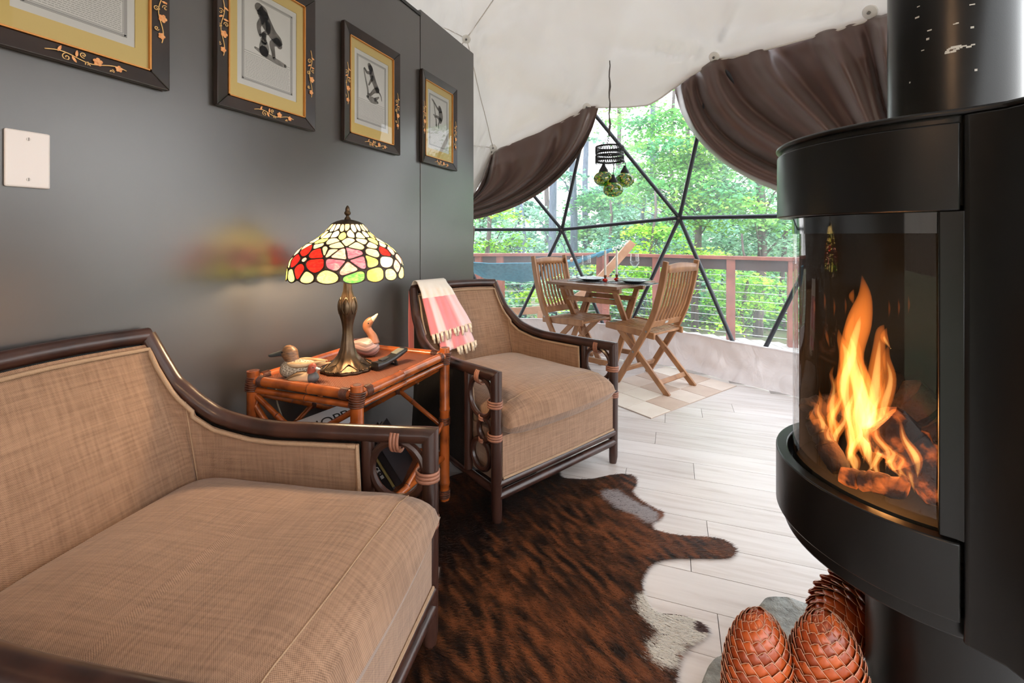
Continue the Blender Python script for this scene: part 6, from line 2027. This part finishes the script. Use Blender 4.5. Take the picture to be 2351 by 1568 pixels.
_ve = _nt.nodes.new('ShaderNodeTexVoronoi'); _ve.feature = 'DISTANCE_TO_EDGE'; _ve.inputs['Scale'].default_value = 62; _nt.links.new(mapping(_nt), _ve.inputs['Vector'])
_sp = _nt.nodes.new('ShaderNodeSeparateColor'); _nt.links.new(_vo.outputs['Color'], _sp.inputs[0])
_cl = ramp(_nt, _sp.outputs[0], [(0, (.02, .16, .02)), (.35, (.06, .42, .04)), (.6, (.30, .50, .02)), (.85, (.62, .56, .05)), (1, (.55, .30, .03))])
_gr = ramp(_nt, _ve.outputs[0], [(.03, (.03, .03, .03)), (.16, (.8, .8, .8))])
_cc = mixc(_nt, 1.0, _cl, _gr, 'MULTIPLY')
_tr = _nt.nodes.new('ShaderNodeBsdfTranslucent'); _df = _nt.nodes.new('ShaderNodeBsdfDiffuse'); _gl = _nt.nodes.new('ShaderNodeBsdfGlossy'); _gl.inputs['Roughness'].default_value = .1
_m1 = _nt.nodes.new('ShaderNodeMixShader'); _m2 = _nt.nodes.new('ShaderNodeMixShader')
_nt.links.new(_cc, _tr.inputs[0]); _nt.links.new(_cc, _df.inputs[0]); _m1.inputs[0].default_value = .35; _m2.inputs[0].default_value = .14
_nt.links.new(_tr.outputs[0], _m1.inputs[1]); _nt.links.new(_df.outputs[0], _m1.inputs[2]); _nt.links.new(_m1.outputs[0], _m2.inputs[1]); _nt.links.new(_gl.outputs[0], _m2.inputs[2]); _nt.links.new(_m2.outputs[0], _o.inputs[0])
GLB, _nt, _b = nmat('globe bulb glow')
_b.inputs['Emission Color'].default_value = (1, .9, .6, 1); _b.inputs['Emission Strength'].default_value = 14
for px, py, dd in ((1382, 412, -.05), (1401, 438, -.09), (1436, 412, .03)):
    g_ = RT * ((px - 1399) * k_) + FW * dd
    z = zz(py)
    gx, gy = g_.x, g_.y
    rz_, rxy = 17 * k_, 22 * k_
    globe = MB().sphere((gx, gy, z), (rxy, rxy, rz_), 28, 18).build('globe', MOS, hl_, angle=180)
    MB().sphere((gx, gy, z), .016, 12, 8).build('bulb', GLB, globe)
    MB().lathe([(.010, rz_ + .055), (.012, rz_ + .045), (.020, rz_ + .030), (.034, rz_ + .008), (.036, rz_ - .006), (.030, rz_ - .008)], 20, (gx, gy, z), caps=True).build('socket_cap', IRON, globe)
    MB().tube([(gx, gy, z + rz_ + .05), (gx + .006, gy, lerp(z + rz_ + .05, zbot, .5)), (gx * .9, gy * .9, zbot + .03)], .0035, 6).build('globe_cord', IRON, globe)
    ld = bpy.data.lights.new('globe_light', 'POINT'); ld.energy = 10.0; ld.color = (1, .9, .6); ld.shadow_soft_size = .015
    lo = bpy.data.objects.new('globe_light', ld); COL.objects.link(lo); lo.parent = hl_; lo.location = (gx, gy, z)

# ---- added fill: unseen warm globe behind the camera, warms chair and wall
gl_ = thing('fill_globe', 'added warm fill globe, unseen behind the viewpoint', 'lamp', (-.35, -1.05, 2.15))
FILLG, _nt, _b = nmat('glowing fill globe')
_b.inputs['Base Color'].default_value = (.8, .6, .4, 1)
_b.inputs['Emission Color'].default_value = (1, .58, .30, 1); _b.inputs['Emission Strength'].default_value = WARM_FILL
MB().sphere((0, 0, 0), .17, 24, 16).build('globe', FILLG, gl_, angle=180)
MB().tube([(0, 0, .17), (0, 0, .9)], .004, 6).build('cord', BLACK_TRIM, gl_)
